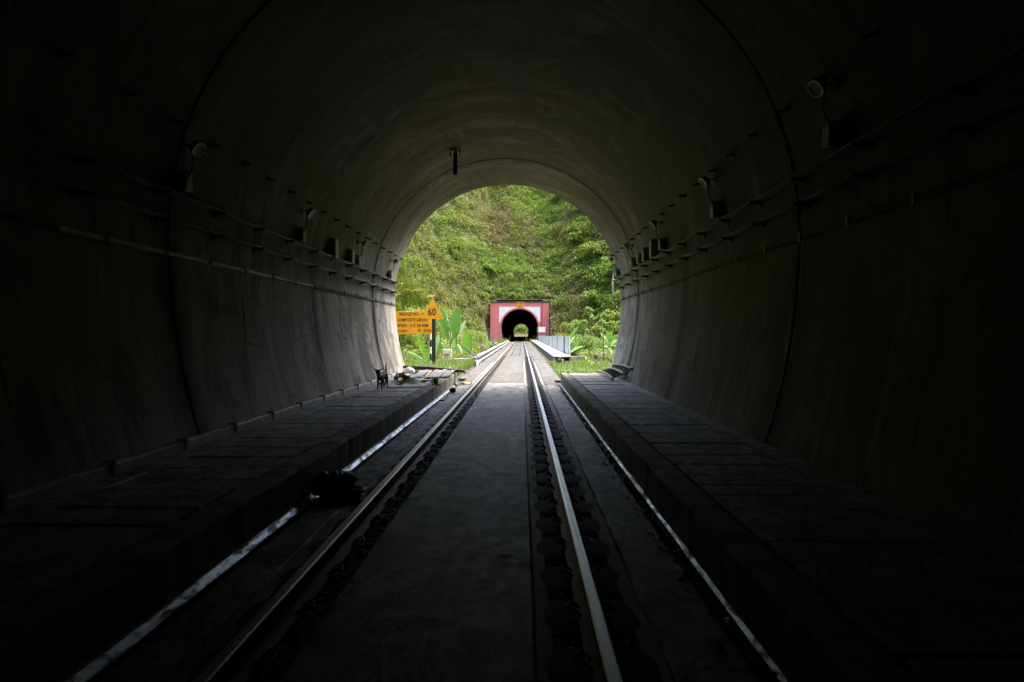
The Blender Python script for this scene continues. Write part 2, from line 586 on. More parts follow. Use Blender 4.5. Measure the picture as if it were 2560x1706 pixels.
M['card'] = plain('brown_board', (.085, .068, .042), (.06, .046, .028), 6, .9)
M['paleboard'] = plain('pale_board', (.60, .58, .53), (.44, .42, .38), 4, .7)
M['tan'] = plain('tan_plywood', (.52, .40, .25), (.40, .30, .18), 3, .8)
M['pinksack'] = plain('pale_pink_sack', (.56, .46, .42), (.42, .33, .30), 6, .9, .4, 20)
M['yellowcloth'] = plain('yellow_plastic', (.80, .56, .03), (.62, .42, .03), 6, .5)
M['trunk'] = plain('bark', (.16, .135, .105), (.075, .063, .048), 3, .9, .4, 14, stretch=(1, 1, .3))
M['palebark'] = plain('pale_bark', (.42, .40, .34), (.27, .25, .21), 3, .85, .3, 14, stretch=(1, 1, .3))
M['redtip'] = plain('red_cable_cap', (.52, .03, .025), (.38, .025, .02), 5, .45)
M['pinktip'] = plain('faded_red_cable_cap', (.48, .20, .19), (.36, .13, .12), 5, .5)
M['farwall'] = plain('far_white_wall', (.72, .74, .75), (.6, .62, .63), .8, .7)
# plants
G1 = [(0.0616, 0.1007, 0.0198), (0.0996, 0.156, 0.028), (0.1375, 0.2063, 0.038), (0.1803, 0.2517, 0.0495)]
G2 = [(0.0891, 0.0996, 0.0298), (0.1247, 0.1281, 0.0413), (0.1693, 0.1661, 0.0577), (0.1158, 0.1518, 0.0298)]
GY = [(0.0887, 0.1575, 0.0177), (0.1374, 0.2224, 0.0257), (0.1773, 0.2596, 0.0338), (0.0754, 0.139, 0.0202)]
GB = [(0.0898, 0.1079, 0.0146), (0.1346, 0.1548, 0.0212), (0.1705, 0.1924, 0.0262), (0.0673, 0.0798, 0.0146)]
GD = [(0.045, 0.1042, 0.019), (0.0699, 0.1562, 0.0277), (0.0998, 0.2083, 0.0391), (0.0549, 0.125, 0.0225)]
M['scrub'] = leaf_mat('scrub_leaves', G1, G2, .055)
M['scrubdry'] = leaf_mat('dry_scrub_leaves', G2, [(.15, .115, .062), (.185, .148, .083), (.10, .083, .042), (.12, .125, .045)], .12, .25)
M['drygrass'] = leaf_mat('dry_stems', [(.16, .13, .08), (.21, .175, .11), (.11, .085, .05)], trans=.15)
M['treeleaf'] = leaf_mat('broad_tree_leaves', GD, G1, .1)
M['treelight'] = leaf_mat('light_tree_leaves', GY, G1, .12)
M['bambooleaf'] = leaf_mat('bamboo_leaves', GB, G1, .12)
M['reed'] = leaf_mat('reed_leaves', [(.11, .165, .028), (.14, .195, .038), (.18, .225, .055), (.08, .13, .022)], trans=.3)
M['plume'] = leaf_mat('dry_plumes', [(.36, .26, .12), (.42, .33, .18), (.30, .21, .10)], trans=.3)
M['grass'] = leaf_mat('fresh_grass', [(.06, .115, .018), (.085, .15, .024), (.115, .18, .034), (.095, .105, .03)], trans=.35)
M['banana'] = leaf_mat('banana_leaves', [(.05, .145, .03), (.075, .185, .035), (.10, .215, .04), (.06, .16, .045)], trans=.4, rough=.35)
M['bananapale'] = leaf_mat('pale_banana_leaves', [(.22, .36, .19), (.27, .40, .24), (.20, .33, .16)], trans=.3, rough=.35)
M['bananabright'] = leaf_mat('bright_banana_leaf', [(.10, .235, .025), (.115, .25, .03)], trans=.45, rough=.35)
M['fallenleaf'] = leaf_mat('fallen_green_leaf', [(.05, .16, .035), (.06, .19, .04)], trans=.2, rough=.6, spec=.2)
M['bananastem'] = plain('banana_stem', (.20, .27, .10), (.13, .15, .06), 5, .6, stretch=(1, 1, .3))
M['culm'] = plain('bamboo_culm', (.25, .21, .12), (.14, .12, .06), 4, .6)


def glint_mat():
    m, nt, bs, out = nodes_of('drain_glint')
    P = coords(nt, (1, 1, 1))
    n0 = noise_tex(nt, coords(nt, (1.0, .45, 1)), 16, 8, .7, .5)
    mask = ramp_node(nt, n0, [(.40, 0), (.52, 1)])
    nt.links.new(mix_col(nt, mask, (.08, .08, .08), (.48, .52, .58)), bs.inputs['Base Color'])  # bluish white metal puts the wet glint into the strips
    nt.links.new(ramp_node(nt, mask, [(0, .35), (1, 1)]), bs.inputs['Metallic'])
    nt.links.new(ramp_node(nt, mask, [(0, .62), (1, .36)]), bs.inputs['Roughness'])
    bump(nt, bs, noise_tex(nt, coords(nt, (1.0, .55, 1)), 26, 6, .65), .6, .008)
    return m


M['water'] = glint_mat()  # metal that glints in place of water


def glass_bottle_mat():
    m, nt, bs, out = nodes_of('clear_plastic')
    bs.inputs['Base Color'].default_value = (.85, .90, .92, 1)
    bs.inputs['Roughness'].default_value = .12
    bs.inputs['Transmission Weight'].default_value = .45
    bs.inputs['IOR'].default_value = 1.25
    return m


M['bottle'] = glass_bottle_mat()


def dog_mat():
    m, nt, bs, out = nodes_of('dog_coat')
    tc = nt.nodes.new('ShaderNodeTexCoord')
    P = tc.outputs['Object']

    def patch(c, s, r0, r1):
        sub = N(nt, 'ShaderNodeVectorMath', operation='SUBTRACT')
        nt.links.new(P, sub.inputs[0])
        sub.inputs[1].default_value = c
        mul = N(nt, 'ShaderNodeVectorMath', operation='MULTIPLY')
        nt.links.new(sub.outputs[0], mul.inputs[0])
        mul.inputs[1].default_value = s
        ln = N(nt, 'ShaderNodeVectorMath', operation='LENGTH')
        nt.links.new(mul.outputs[0], ln.inputs[0])
        return ramp_node(nt, math_node(nt, 'ADD', ln.outputs['Value'], math_node(nt, 'MULTIPLY', noise_tex(nt, P, 30, 3), .3)), [(r0, 1), (r1, 0)])
    fur = noise_tex(nt, coords(nt, (1, 1, .3)), 80, 4)
    col = mix_col(nt, fur, (.010, .009, .009), (.030, .028, .027))
    # brown-grey chest and belly
    col = mix_col(nt, patch((-.03, -.09, .27), (8, 9, 6), .7, 1.1), col, (.085, .072, .048))
    # white stripe down one side of the throat, pale muzzle
    col = mix_col(nt, patch((.022, -.115, .345), (26, 9, 13), .7, 1.1), col, (.55, .54, .52))
    col = mix_col(nt, patch((-.02, -.235, .365), (30, 30, 40), .6, 1.0), col, (.20, .19, .18))
    # tan hind legs
    col = mix_col(nt, patch((.06, .33, .08), (9, 9, 7), .7, 1.1), col, (.15, .11, .085))
    nt.links.new(col, bs.inputs['Base Color'])
    bs.inputs['Roughness'].default_value = .65
    return m


M['dog'] = dog_mat()

# ------------------------------------------------------------------ terrain
MOUTH = 20.7
PORT = 125.6
FAR_END = 326.0


def sstep(a, b, x):
    t = min(1.0, max(0.0, (x - a) / (b - a)))
    return t * t * (3 - 2 * t)


def hill_raw(x, y):
    ax = abs(x)
    yb = 117.6 - max(0.0, ax - 7.0) * (1.7 if x < 0 else .9)
    yb = max(yb, 52.0)
    slope = .92 + .08 * mnoise.noise(Vector((x * .03, y * .03, 3.1)))
    rise = (y - yb) * slope
    rough_ = 1.8 * mnoise.noise(Vector((x * .07, y * .07, 1.0))) + .8 * mnoise.noise(Vector((x * .2, y * .2, 9.0)))
    rise += .55 * math.sin(rise * 2 * PI / 5.5) * sstep(3, 8, rise)
    return rise, rough_


def ground_z(x, y):
    ax = abs(x)
    if y < MOUTH - 1.0:
        return 8.0 + .7 * (MOUTH - 1.0 - y)
    valley = -5.0 * sstep(36, 48, y) * (1 - sstep(98, 112, y))
    base = valley - .06
    if ax < 4.2 and (y < 36 or y > 110):
        base = min(base, -.12)
    elif y < 36:
        base += .12 * sstep(1.8, 3.0, ax)
    if y < 60 and ax > 9:
        base += (ax - 9) * .5
    rise, rg = hill_raw(x, y)
    if y > 335.0:
        r2 = (y - 345.0) * .8
        return max(base, min(60.0, r2 + rg))
    if ax < 6.2 and y < PORT + .9:
        return base
    if ax < 6.2:
        h = 8.2 + (y - PORT - .9) * .92 + rg * sstep(PORT + 1, PORT + 8, y)
    else:
        h = rise + rg * sstep(0, 4, rise)
        if y > PORT + .9:
            h = max(h, 8.2 + (y - PORT - .9) * .92 + rg)
    h = min(h, 44.5 + rg - .12 * max(0.0, y - 176))
    if y > 240:
        h = min(h, 8.5 + max(0.0, (FAR_END - 1.0 - y)) * .9)
    if y > FAR_END - .5:
        return base
    return max(base, h)


def build_ground():
    xs = sorted(set([-160, -130, -105, -85] + [round(-70 + 2.0 * i, 2) for i in range(71)] + [85, 105, 130, 160, -4.7, 4.7, -6.1, 6.3, -3.2, 3.2]))
    ys = sorted(set([-60, -45, -30, -15, 0, 10, MOUTH - 1.2, MOUTH - .4] + [round(22 + 2.0 * i, 2) for i in range(82)]
                    + [PORT + .7, PORT + 1.1] + [190, 195, 200, 210, 220, 230, 240, 260, 280, 300, 315, FAR_END - 1.5, FAR_END + .2, 336, 344]
                    + [348 + 4 * i for i in range(20)] + [460, 520]))
    vs = [(x, y, ground_z(x, y)) for x in xs for y in ys]
    ny = len(ys)
    fs = []
    for i in range(len(xs) - 1):
        for j in range(ny - 1):
            xm = .5 * (xs[i] + xs[i + 1])
            y0, y1 = ys[j], ys[j + 1]
            if abs(xm) < 4.7 and (y0, y1) in ((MOUTH - 1.2, MOUTH - .4), (PORT + .7, PORT + 1.1), (FAR_END - 1.5, FAR_END + .2)):
                continue
            fs.append((i * ny + j, (i + 1) * ny + j, (i + 1) * ny + j + 1, i * ny + j + 1))
    mb = MB()
    mb.v = vs
    mb.f = fs
    solo('terrain', mb, M['soil'], 'earth slopes of the valley and the green hill with the tunnels', 'hillside', kind='structure', smooth=True, fix=False)


build_ground()


# ------------------------------------------------------------------ tunnel lining
def profile(r_add=0.0, z0=-.35, n=40):
    """inner outline (x, z) from the left foot over the crown to the right foot"""
    R, ZC, R2 = 3.73, 2.80, 8.0
    pts = []
    for i in range(11):
        z = z0 + (ZC - z0) * i / 10
        x = R - (R2 - math.sqrt(R2 * R2 - (ZC - z) ** 2))
        pts.append((-(x + r_add), z))
    for i in range(1, n):
        a = PI - PI * i / n
        pts.append(((R + r_add) * math.cos(a), ZC + (R + r_add) * math.sin(a)))
    for i in range(10, -1, -1):
        z = z0 + (ZC - z0) * i / 10
        x = R - (R2 - math.sqrt(R2 * R2 - (ZC - z) ** 2))
        pts.append((x + r_add, z))
    return pts


def wall_x(z):
    R, ZC, R2 = 3.73, 2.80, 8.0
    if z <= ZC:
        return R - (R2 - math.sqrt(R2 * R2 - (ZC - z) ** 2))
    return math.sqrt(max(0.0, R * R - (z - ZC) ** 2))


def lining_ring(y0, y1, r, thick=.5, mouth_end=False, far_end=False, nseg=4):
    mb = MB()
    stations = [(y0, r + .012), (y0 + .008, r + .010), (y0 + .016, r)]
    for i in range(1, nseg):
        stations.append((y0 + (y1 - y0) * i / nseg, r))
    stations += [(y1 - .016, r), (y1 - .008, r + .010), (y1, r + .012)]
    if mouth_end:
        stations = stations[:-3] + [(y1 - .03, r), (y1, r + .03)]
    rings = [[(x, y, z) for x, z in profile(rr)] for y, rr in stations]
    outer = [[(x, y, z) for x, z in profile(r + thick)] for y in (y1, y0)]
    allr = rings + outer
    n = len(allr[0])
    vs = [p for q in allr for p in q]
    fs = []
    m = len(allr)
    for i in range(m):
        i2 = (i + 1) % m
        if not mouth_end and i == len(rings) - 1:
            continue
        if not far_end and i == m - 1:
            continue
        for k in range(n - 1):
            fs.append((i * n + k, i * n + k + 1, i2 * n + k + 1, i2 * n + k))
    mb.add(vs, fs)
    return mb


tun = thing('concrete_tunnel', 'dark concrete tunnel vault with ring joints that frames the whole view', 'tunnel')
bounds = [MOUTH, 17.6, 12.5, 7.4, 2.3, -2.8, -8.0]
for i in range(len(bounds) - 1):
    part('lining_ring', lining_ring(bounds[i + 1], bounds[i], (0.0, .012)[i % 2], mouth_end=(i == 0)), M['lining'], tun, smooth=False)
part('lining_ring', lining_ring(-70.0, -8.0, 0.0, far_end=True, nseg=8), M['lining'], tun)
cap = MB()  # unseen cap added behind the camera to keep daylight out
pf = profile(.3)
cap.add([(x, -70.2, z) for x, z in pf], [tuple(range(len(pf)))])
part('light_cap', cap, M['lining'], tun)


# square-bracket shaped shutter scars on the walls
def wall_pt(side, y, z, off=.004):
    return Vector((side * (wall_x(z) - off), y, z))


def scar(side, pts):
    mb = MB()
    full = []
    for a, b in zip(pts[:-1], pts[1:]):
        for k in range(5):
            t = k / 5
            y = a[0] + (b[0] - a[0]) * t
            z = a[1] + (b[1] - a[1]) * t
            full.append(wall_pt(side, y + random.uniform(-.012, .012), z, .003))
    full.append(wall_pt(side, *pts[-1], .003))
    mb.tube(full, [.003 + .004 * random.random() for _ in full], 5)
    part('shutter_scar', mb, M['muck'], tun)


scar(-1, [(9.75, 2.18), (9.3, 2.2), (9.25, 1.5), (9.75, 1.42)])
scar(-1, [(14.75, 2.15), (14.3, 2.18), (14.25, 1.55), (14.7, 1.5)])
scar(-1, [(18.4, 2.0), (18.1, 2.02), (18.05, 1.4)])
scar(1, [(18.6, 1.75), (18.55, 1.05), (18.85, 1.03)])
scar(1, [(16.9, 1.7), (16.85, .95), (17.15, .93)])
scar(1, [(16.1, 1.2), (16.05, .9), (16.3, .88)])
scar(1, [(11.2, 1.6), (11.15, 1.0), (11.6, .98)])
scar(-1, [(12.1, 1.62), (11.3, 1.52)])

# ------------------------------------------------------------------ floor of the track
GC = .873            # rail centre from the track axis
bed = MB()
bed.box(-1.95, 1.95, -70, 36.0, -.60, -.075)
solo('track_bed', bed, M['muck'], 'dark bed between and beside the slabs of the track', 'track bed', kind='structure')

cs = MB()
cs2 = MB()
edges = [-70, -15, 20.6, 24.5, 29.8, 35.2, 40.2, 45.0]
for a, b in zip(edges[:-1], edges[1:]):
    (cs if b < 21 else cs2).rough_bar(-.665, .548, a + .006, b - .006, -.3, random.uniform(-.004, .004), .35, .006, .012)
solo('track_slab', cs, M['slab'], 'smooth grey concrete slab strip between the two rails', 'slab', kind='structure')

solo('outer_track_slab', cs2, M['slab_out'], 'pale concrete slab strip between the rails just outside the tunnel mouth', 'slab', kind='structure')

os_ = MB()
os2 = MB()
for side in (-1, 1):
    e = -70.0
    while e < 36:
        L = 30 if e < -8 else (5.1 if e < 18 else random.uniform(1.6, 2.8))
        nb = min(36, e + L)
        x0, x1 = (1.205, 1.60) if side > 0 else (-1.51, -1.205)
        if e > 20.2:
            x0, x1 = (1.205, 1.86) if side > 0 else (-1.80, -1.205)
        (os_ if e < 19.5 else os2).rough_bar(x0, x1, e + .006, nb - .012, -.3, random.uniform(-.006, .006), .3, .008, .015)
        e = nb
solo('side_slab', os_, M['walk'] if False else M['slab'], 'narrow concrete slabs outside the rails beside the drains', 'slab', kind='structure')

solo('outer_side_slab', os2, M['slab_out'], 'pale concrete slabs outside the rails between the tunnel mouth and the bridge', 'slab', kind='structure')

ledges = MB()
for x0, x1 in ((GC - .325, GC - .225), (GC + .225, GC + .332), (-GC - .332, -GC - .225)):
    ledges.rough_bar(x0 + .001, x1, -70, 36.0, -.3, -.012, .6, .004, .01)
solo('rail_plinth', ledges, M['ledge'], 'concrete plinth edges that carry the rail fastenings', 'plinth', kind='structure')

# loose dark gravel packed against the rail feet
mk = MB()
for x0, x1, hgt in ((GC - .23, GC - .06, .0), (GC + .06, GC + .23, .0), (-GC - .23, -GC - .06, .0), (-GC + .06, -GC + .215, .025)):
    ny = int((44 - .3) / .032)

    def fn(u, v, x0=x0, x1=x1, hgt=hgt):
        x = x0 + (x1 - x0) * v
        y = .3 + 43.7 * u
        return (x + random.uniform(-.012, .012), y + random.uniform(-.02, .02), -.045 + hgt + random.uniform(0, .030))
    mk.grid(fn, ny, 8)
solo('track_gravel', mk, M['muck'], 'black oily gravel packed along both rails', 'gravel', kind='stuff', fix=False)

# drains beside the walkways
dr = MB()
dr.box(-1.68, -1.51, -70, MOUTH, -.6, -.17)
dr.box(-1.676, -1.650, -70, MOUTH, -.17, .012)
dr.box(1.60, 1.76, -70, MOUTH, -.6, -.17)
solo('drain_channel', dr, M['walk'], 'shallow drain channels along both walkways', 'drain', kind='structure')
wt = MB()  # tilted metal strips added to catch the light along the drains
for xw_, w_, h_, sg, y1_ in ((-1.650, .056, .040, 1, 19.5), (1.744, .030, .023, -1, 20.4)):
    pr = [(0.0, 1.0), (.10, .80), (.20, .66), (.50, .36), (.80, .09), (.92, .02), (1.0, 0.0)]

    def wf(u, v):
        i = min(5, int(v * 6))
        f = v * 6 - i
        a_ = pr[i][0] + (pr[i + 1][0] - pr[i][0]) * f
        b_ = pr[i][1] + (pr[i + 1][1] - pr[i][1]) * f
        y = -20 + (y1_ + 20) * u
        return (xw_ + sg * w_ * a_ + .004 * mnoise.noise(Vector((y * 3.1, v * 2, sg))), y, -.034 + h_ * b_ + .005 * mnoise.noise(Vector((y * 2.3, v * 2, sg + 3))))
    wt.grid(wf, 500, 13)
solo('drain_glint_strip', wt, M['water'], 'bright metallic strip added for the wet glint in the drains along both walkways', 'drain', kind='structure', fix=False, smooth=True)
gv = MB()


def gravel(mb, x0, x1, y0, y1, z, n, s0, s1):
    for _ in range(n):
        x = random.uniform(x0, x1)
        y = random.uniform(y0, y1)
        s = random.uniform(s0, s1)
        mb.obox((x, y, z + s * .25), (s, s * random.uniform(.6, 1.2), s * .6), (random.uniform(-.5, .5), random.uniform(-.5, .5), random.uniform(0, 3)), 0, s * .15)


gravel(gv, 1.575, 1.69, 2.5, 20, -.045, 700, .015, .045)
gravel(gv, 1.50, 1.60, 2.5, 20, 0.0, 120, .008, .025)
gravel(gv, -1.53, -1.28, 9.5, 13.2, 0.0, 90, .004, .014)
gravel(gv, -1.53, -1.48, 3.0, 18, 0.0, 160, .006, .02)
gravel(gv, 1.25, 1.75, 26, 36, 0.0, 90, .006, .02)
gravel(gv, -.6, .5, 3, 20, 0.0, 60, .004, .012)
gmat = plain('grey_crumbs', (.13, .125, .115), (.03, .03, .028), 20, .6, spec=.5)
solo('loose_gravel', gv, gmat, 'loose grey stone crumbs along the drains and slab edges', 'gravel', kind='stuff')


# ------------------------------------------------------------------ rails
def rail_outline(cx, cut=None):
    half = [(.075, 0.0), (.075, .011), (.035, .026), (.0085, .040), (.0085, .125), (.031, .137), (.036, .142), (.036, .160)]
    pts = [(cx + x, z) for x, z in half] + [(cx - x, z) for x, z in reversed(half)]
    return pts


for sx, nm in ((-1, 'left running rail of the track, rusty web and worn bright head'), (1, 'right running rail of the track, brightly polished head running to the camera')):
    t = thing('rail', nm, 'rail', (sx * GC, 0, 0))
    b = MB()
    b.extrude_y(rail_outline(sx * GC), -30, 345)
    part('rail_body', b, M['rail'], t)
    h = MB()
    h.extrude_y([(sx * GC - .036, .160), (sx * GC + .036, .160), (sx * GC + .034, .168), (sx * GC + .026, .1725), (sx * GC - .026, .1725), (sx * GC - .034, .168)], -30, 345)
    part('running_surface', h, M['railtop'] if sx > 0 else M['railtop_dull'], t)


def dome(mb, x0, x1, ry, h, z0=-.02):
    """half an oval greasy plate growing from x0 to its rounded end at x1"""
    na, nr = 14, 4
    for j in range(nr):
        pass

    def fn(u, v):
        a = -PI / 2 + PI * u
        r = v
        ca, sa = max(0.0, math.cos(a)), math.sin(a)
        return (x0 + (x1 - x0) * ca ** .40 * r, ry * math.copysign(abs(sa) ** .75, sa) * r, z0 + h * math.sqrt(max(0, 1 - r * r * .98)))
    mb.grid(fn, na, 5)


def make_fastening(sx):
    t = thing('rail_fastening', '', 'rail fastening', (sx * GC, 1.3, 0))
    pl = MB()
    dome(pl, .085, .335 if sx > 0 else .215, .215, .012)
    dome(pl, -.085, -.335, .215, .012)
    pl.box(-.10, .10, -.10, .10, -.06, -.004)
    part('base_plate', pl, M['black'], t, local=True)
    for s in (-1, 1):
        c = MB()
        c.tube([(s * .055, -.05, .018), (s * .10, -.055, .05), (s * .135, -.02, .035), (s * .135, .02, .035), (s * .10, .055, .05), (s * .055, .05, .018)], .009, 6)
        part('clip', c, M['blacksteel'], t, local=True, smooth=True)
    return t


for sx, side in ((-1, 'left'), (1, 'right')):
    f0 = make_fastening(sx)
    lab = 'black oily plate and clips fastening the %s rail to its plinth' % side
    grp = 'fastenings along the %s rail' % side
    tag(f0, lab, 'rail fastening', grp)
    y = 1.3 + .58
    while y < 44:
        o = copy_tree(f0)
        o.location = (sx * GC, y, 0)
        y += .58

# ------------------------------------------------------------------ walkways
for side in (-1, 1):
    xf = 1.745 if side > 0 else -1.675
    t = thing('walkway', 'raised %s walkway of cracked concrete cover slabs inside the tunnel' % ('right' if side > 0 else 'left'), 'walkway', (xf, 0, 0))

    def X(a):
        return xf + side * a

    def bar(mb, a0, a1, *r, **k):
        x0, x1 = sorted((X(a0), X(a1)))
        mb.rough_bar(x0, x1, *r, **k)
    ztop = .335
    yend = MOUTH - .15
    k = MB()
    bar(k, 0, .24, -30, yend, -.5, ztop, step=.22, amp=.012, ch=.03)
    part('kerb', k, M['kerb'], t)
    f = MB()
    bar(f, .24, 1.95, -30, yend - .05, -.5, ztop - .075, step=2, amp=0, ch=.01)
    part('fill', f, M['walk'], t)
    bk = MB()
    bar(bk, 1.36, 2.0, -30, yend, ztop - .08, ztop - .004, step=.5, amp=.006, ch=.01)
    part('back_strip', bk, M['walk'], t)
    y = -3.0
    while y < yend - .3:
        L = random.choice((.34, .42, .5, .58, .7))
        e = min(y + L, yend)
        c = MB()
        g = random.choice((.012, .02, .035, .055))
        dz = random.uniform(-.012, .006)
        bar(c, .252 + random.uniform(0, .012), 1.345 + random.uniform(-.012, .01), y, e - g, ztop - .07, ztop + dz, step=.2, amp=.004, ch=.008)
        part('cover_slab', c, M['walk'], t)
        y = e
    if side > 0:
        stain = MB()

# a strip of pale duct covers along the foot of the left wall
y = 3.2
first = None
while y < 18.0:
    L = 1.22
    xw = -wall_x(.36) + .012
    if first is None:
        first = thing('duct_cover', 'pale worn concrete duct cover along the foot of the left wall', 'duct cover', (xw, y, .333), 0, 'duct covers along the left wall')
        b = MB()
        b.rough_bar(-.01, .085, .03, L - .01, 0, .105, .12, .006, .02)
        part('cover_body', b, M['ductpale'], first, local=True)
        e = MB()
        e.obox((.045, .01, .065), (.11, .035, .14), (0, 0, 0), .006)
        part('joint_bracket', e, M['ductpale'], first, local=True)
    else:
        o = copy_tree(first)
        o.location = (xw, y, .333)
    y += L

# ------------------------------------------------------------------ wall equipment
ARM_Y = [20.05 - 1.29 * i for i in range(15)]
for side, sn in ((-1, 'left'), (1, 'right')):
    rows = ((2.93, 'lower'), (3.24, 'upper')) if side < 0 else ((3.08, 'lower'), (3.36, 'upper'))
    for zz, rn in rows:
        proto = None
        xw = side * wall_x(zz)
        for i, ya in enumerate(ARM_Y):
            if proto is None:
                proto = thing('cable_bracket', 'black steel cable arm in the %s row on the %s wall' % (rn, sn), 'bracket', (xw, ya, zz), 0, '%s row of cable arms on the %s wall' % (rn, sn))
                a = MB()
                s = -side
                a.add([(0, -.014, -.02), (0, .014, -.02), (0, .014, .03), (0, -.014, .03), (s * .17, -.012, .008), (s * .17, .012, .008), (s * .17, .012, .03), (s * .17, -.012, .03)],
                      [(0, 1, 2, 3), (4, 7, 6, 5), (0, 4, 5, 1), (1, 5, 6, 2), (2, 6, 7, 3), (3, 7, 4, 0)])
                a.obox((s * .008, 0, .01), (.02, .04, .11), (0, 0, 0), .003)
                part('arm', a, M['blacksteel'], proto, local=True)
                tip = MB()
                tip.obox((s * .166, 0, .036), (.010, .024, .045), (0, 0, 0), .002)
                part('arm_tip', tip, M['blacksteel'], proto, local=True)
            else:
                o = copy_tree(proto)
                o.location = (xw, ya, zz)
        # the cables that lie on the arms
        cb = thing('cable_bundle', 'bundle of grey cables lying on the %s row of arms, %s wall' % (rn, sn), 'cables', (side * (wall_x(zz) - .15), 10, zz + .03), 0)
        for q in range(7):
            mb = MB()
            pts = []
            off = .03 + .019 * q + random.uniform(-.004, .004)
            r = random.choice((.009, .012, .015))
            lay = .035 + r + (0.018 if q % 3 == 1 else 0)
            yy = -8.0
            while yy < 20.9:
                ph = ((yy - 20.05) / 1.29) % 1.0
                sag = random.uniform(.012, .03) * math.sin(PI * ph)
                pts.append((side * (wall_x(zz) - off) + random.uniform(-.004, .004), yy, zz + lay - sag))
                yy += .322
            mb.tube(pts, r, 6)
            part('cable', mb, M['cable'], cb, smooth=True)
        if rn == 'upper':
            c = MB()
            c.blob((side * (wall_x(zz) - .15), 20.98, zz + .05), (.045, .07, .035), .15, 2, 2, 1)
            part('cable_cap', c, M['redtip'] if side > 0 else M['pinktip'], cb, smooth=True,
                 label='bright red end cap of the cables' if side > 0 else 'faded red end cap of the cables')
    # small hooks higher up
    zz = 4.06 if side < 0 else 4.16
    proto = None
    xw = side * wall_x(zz)
    for i in range(20):
        ya = 20.35 - .88 * i
        if proto is None:
            proto = thing('cable_hook', 'small black steel cable hook in the row high on the %s wall' % sn, 'hook', (xw, ya, zz), 0, 'row of hooks high on the %s wall' % sn)
            s = -side
            a = MB()
            a.obox((s * .05, 0, -.008), (.12, .022, .034), (0, s * .35, 0), .003)
            a.obox((s * .005, 0, .0), (.02, .045, .075), (0, 0, 0), .003)
            part('hook_arm', a, M['blacksteel'], proto, local=True)
            b = MB()
            b.tube([(s * .10, 0, -.026), (s * .125, 0, -.022), (s * .13, 0, .006)], .006, 6)
            part('hook_tip', b, M['galv'], proto, local=True)
        else:
            o = copy_tree(proto)
            o.location = (xw, ya, zz)
    # flat earthing strip with clamps
    zs = 2.58 if side < 0 else 2.74
    st = thing('earthing_strip', ('grey and rusty flat steel strip clamped along the left wall below the cables' if side < 0 else 'thin rusty flat steel strip clamped along the right wall below the cables'), 'strip', (side * wall_x(zs), 10, zs))
    xi = wall_x(zs) - .012
    segs = [(-6, 5.6, 'rust'), (5.6, 8.3, 'galv'), (8.3, 12.5, 'galv'), (12.5, 16.6, 'rust'), (16.6, 20.6, 'galv')] if side < 0 else [(-6, 6.0, 'rust'), (6.0, 12, 'rust'), (12, 17.0, 'rust'), (17.0, 20.6, 'rust')]
    for y0, y1, mm in segs:
        b = MB()
        x0, x1 = sorted((side * (xi - .022), side * (xi + .01)))
        b.rough_bar(x0, x1, y0, y1 - .02, zs - .026, zs + .026, .5, .003, .004)
        part('strip_length', b, M[mm], st)
    cy_ = 5.2
    while cy_ < 20.5:
        b = MB()
        b.obox((side * (xi - .03), cy_, zs), (.012, .045, .13), (0, 0, 0), .003)
        part('strip_clamp', b, M['galv'] if side > 0 and cy_ < 9 else M['blacksteel'], st)
        cy_ += 1.05


def floodlight(side, y, z, ordn):
    sn = 'left' if side < 0 else 'right'
    xw = side * wall_x(z)
    s = -side
    t = thing('floodlight', '%s unlit round floodlight on the %s wall' % (ordn, sn), 'floodlight', (xw, y, z))
    br = MB()
    br.obox((xw + s * .02, y, z + .05), (.03, .1, .12), (0, 0, 0), .004)
    br.tube([(xw, y, z + .05), (xw + s * .10, y - .03, z + .05), (xw + s * .17, y - .04, z + .02)], .011, 6)
    br.tube([(xw + s * .17, y - .12, z - .0), (xw + s * .165, y - .05, z + .035), (xw + s * .17, y + .03, z - .0)], .008, 6)
    part('bracket', br, M['blacksteel'], t)
    # lamp head: rounded square, glass face towards the track and the camera, tipped down
    c = Vector((xw + s * .22, y - .05, z - .01))
    nrm = Vector((s * .78, -.05, -.62)).normalized()
    ax = nrm.cross(Vector((0, 0, 1))).normalized()
    ay = ax.cross(nrm).normalized()

    def ring(rad, depth, n=20):
        out = []
        for k in range(n):
            a = 2 * PI * k / n
            ca, sa = math.cos(a), math.sin(a)
            rr = rad / (abs(ca) ** 3 + abs(sa) ** 3) ** (1 / 3)
            out.append(c + ax * (rr * ca) + ay * (rr * sa * .86) + nrm * depth)
        return out
    n = 20
    hd = MB()
    rings = [ring(.05, -.08), ring(.08, -.06), ring(.102, -.015), ring(.105, .012), ring(.100, .02), ring(.074, .018), ring(.070, .008)]
    vs = [p for q in rings for p in q]
    fs = [(i * n + k, i * n + (k + 1) % n, (i + 1) * n + (k + 1) % n, (i + 1) * n + k) for i in range(len(rings) - 1) for k in range(n)]
    fs.append(tuple(range(n)))
    hd.add(vs, fs)
    lh = part('lamp_head', hd, M['lampbody'], t, smooth=False)
    ln = MB()
    vs = ring(.071, .009) + [c + nrm * .012]
    ln.add(vs, [(k, (k + 1) % n, n) for k in range(n)])
    part('lens', ln, M['lens'], t, parent=lh)
    wr = MB()
    b = Vector((xw + s * .05, y + .02, z - .34))
    p0 = c - nrm * .1
    wr.tube([p0, p0 + Vector((0, 0, -.12)), (p0 + b) * .5 + Vector((s * .03, .03, -.03)), b + Vector((s * .02, .04, .08)), b], .009, 6)
    part('cable', wr, M['blacksteel'], t, smooth=True)


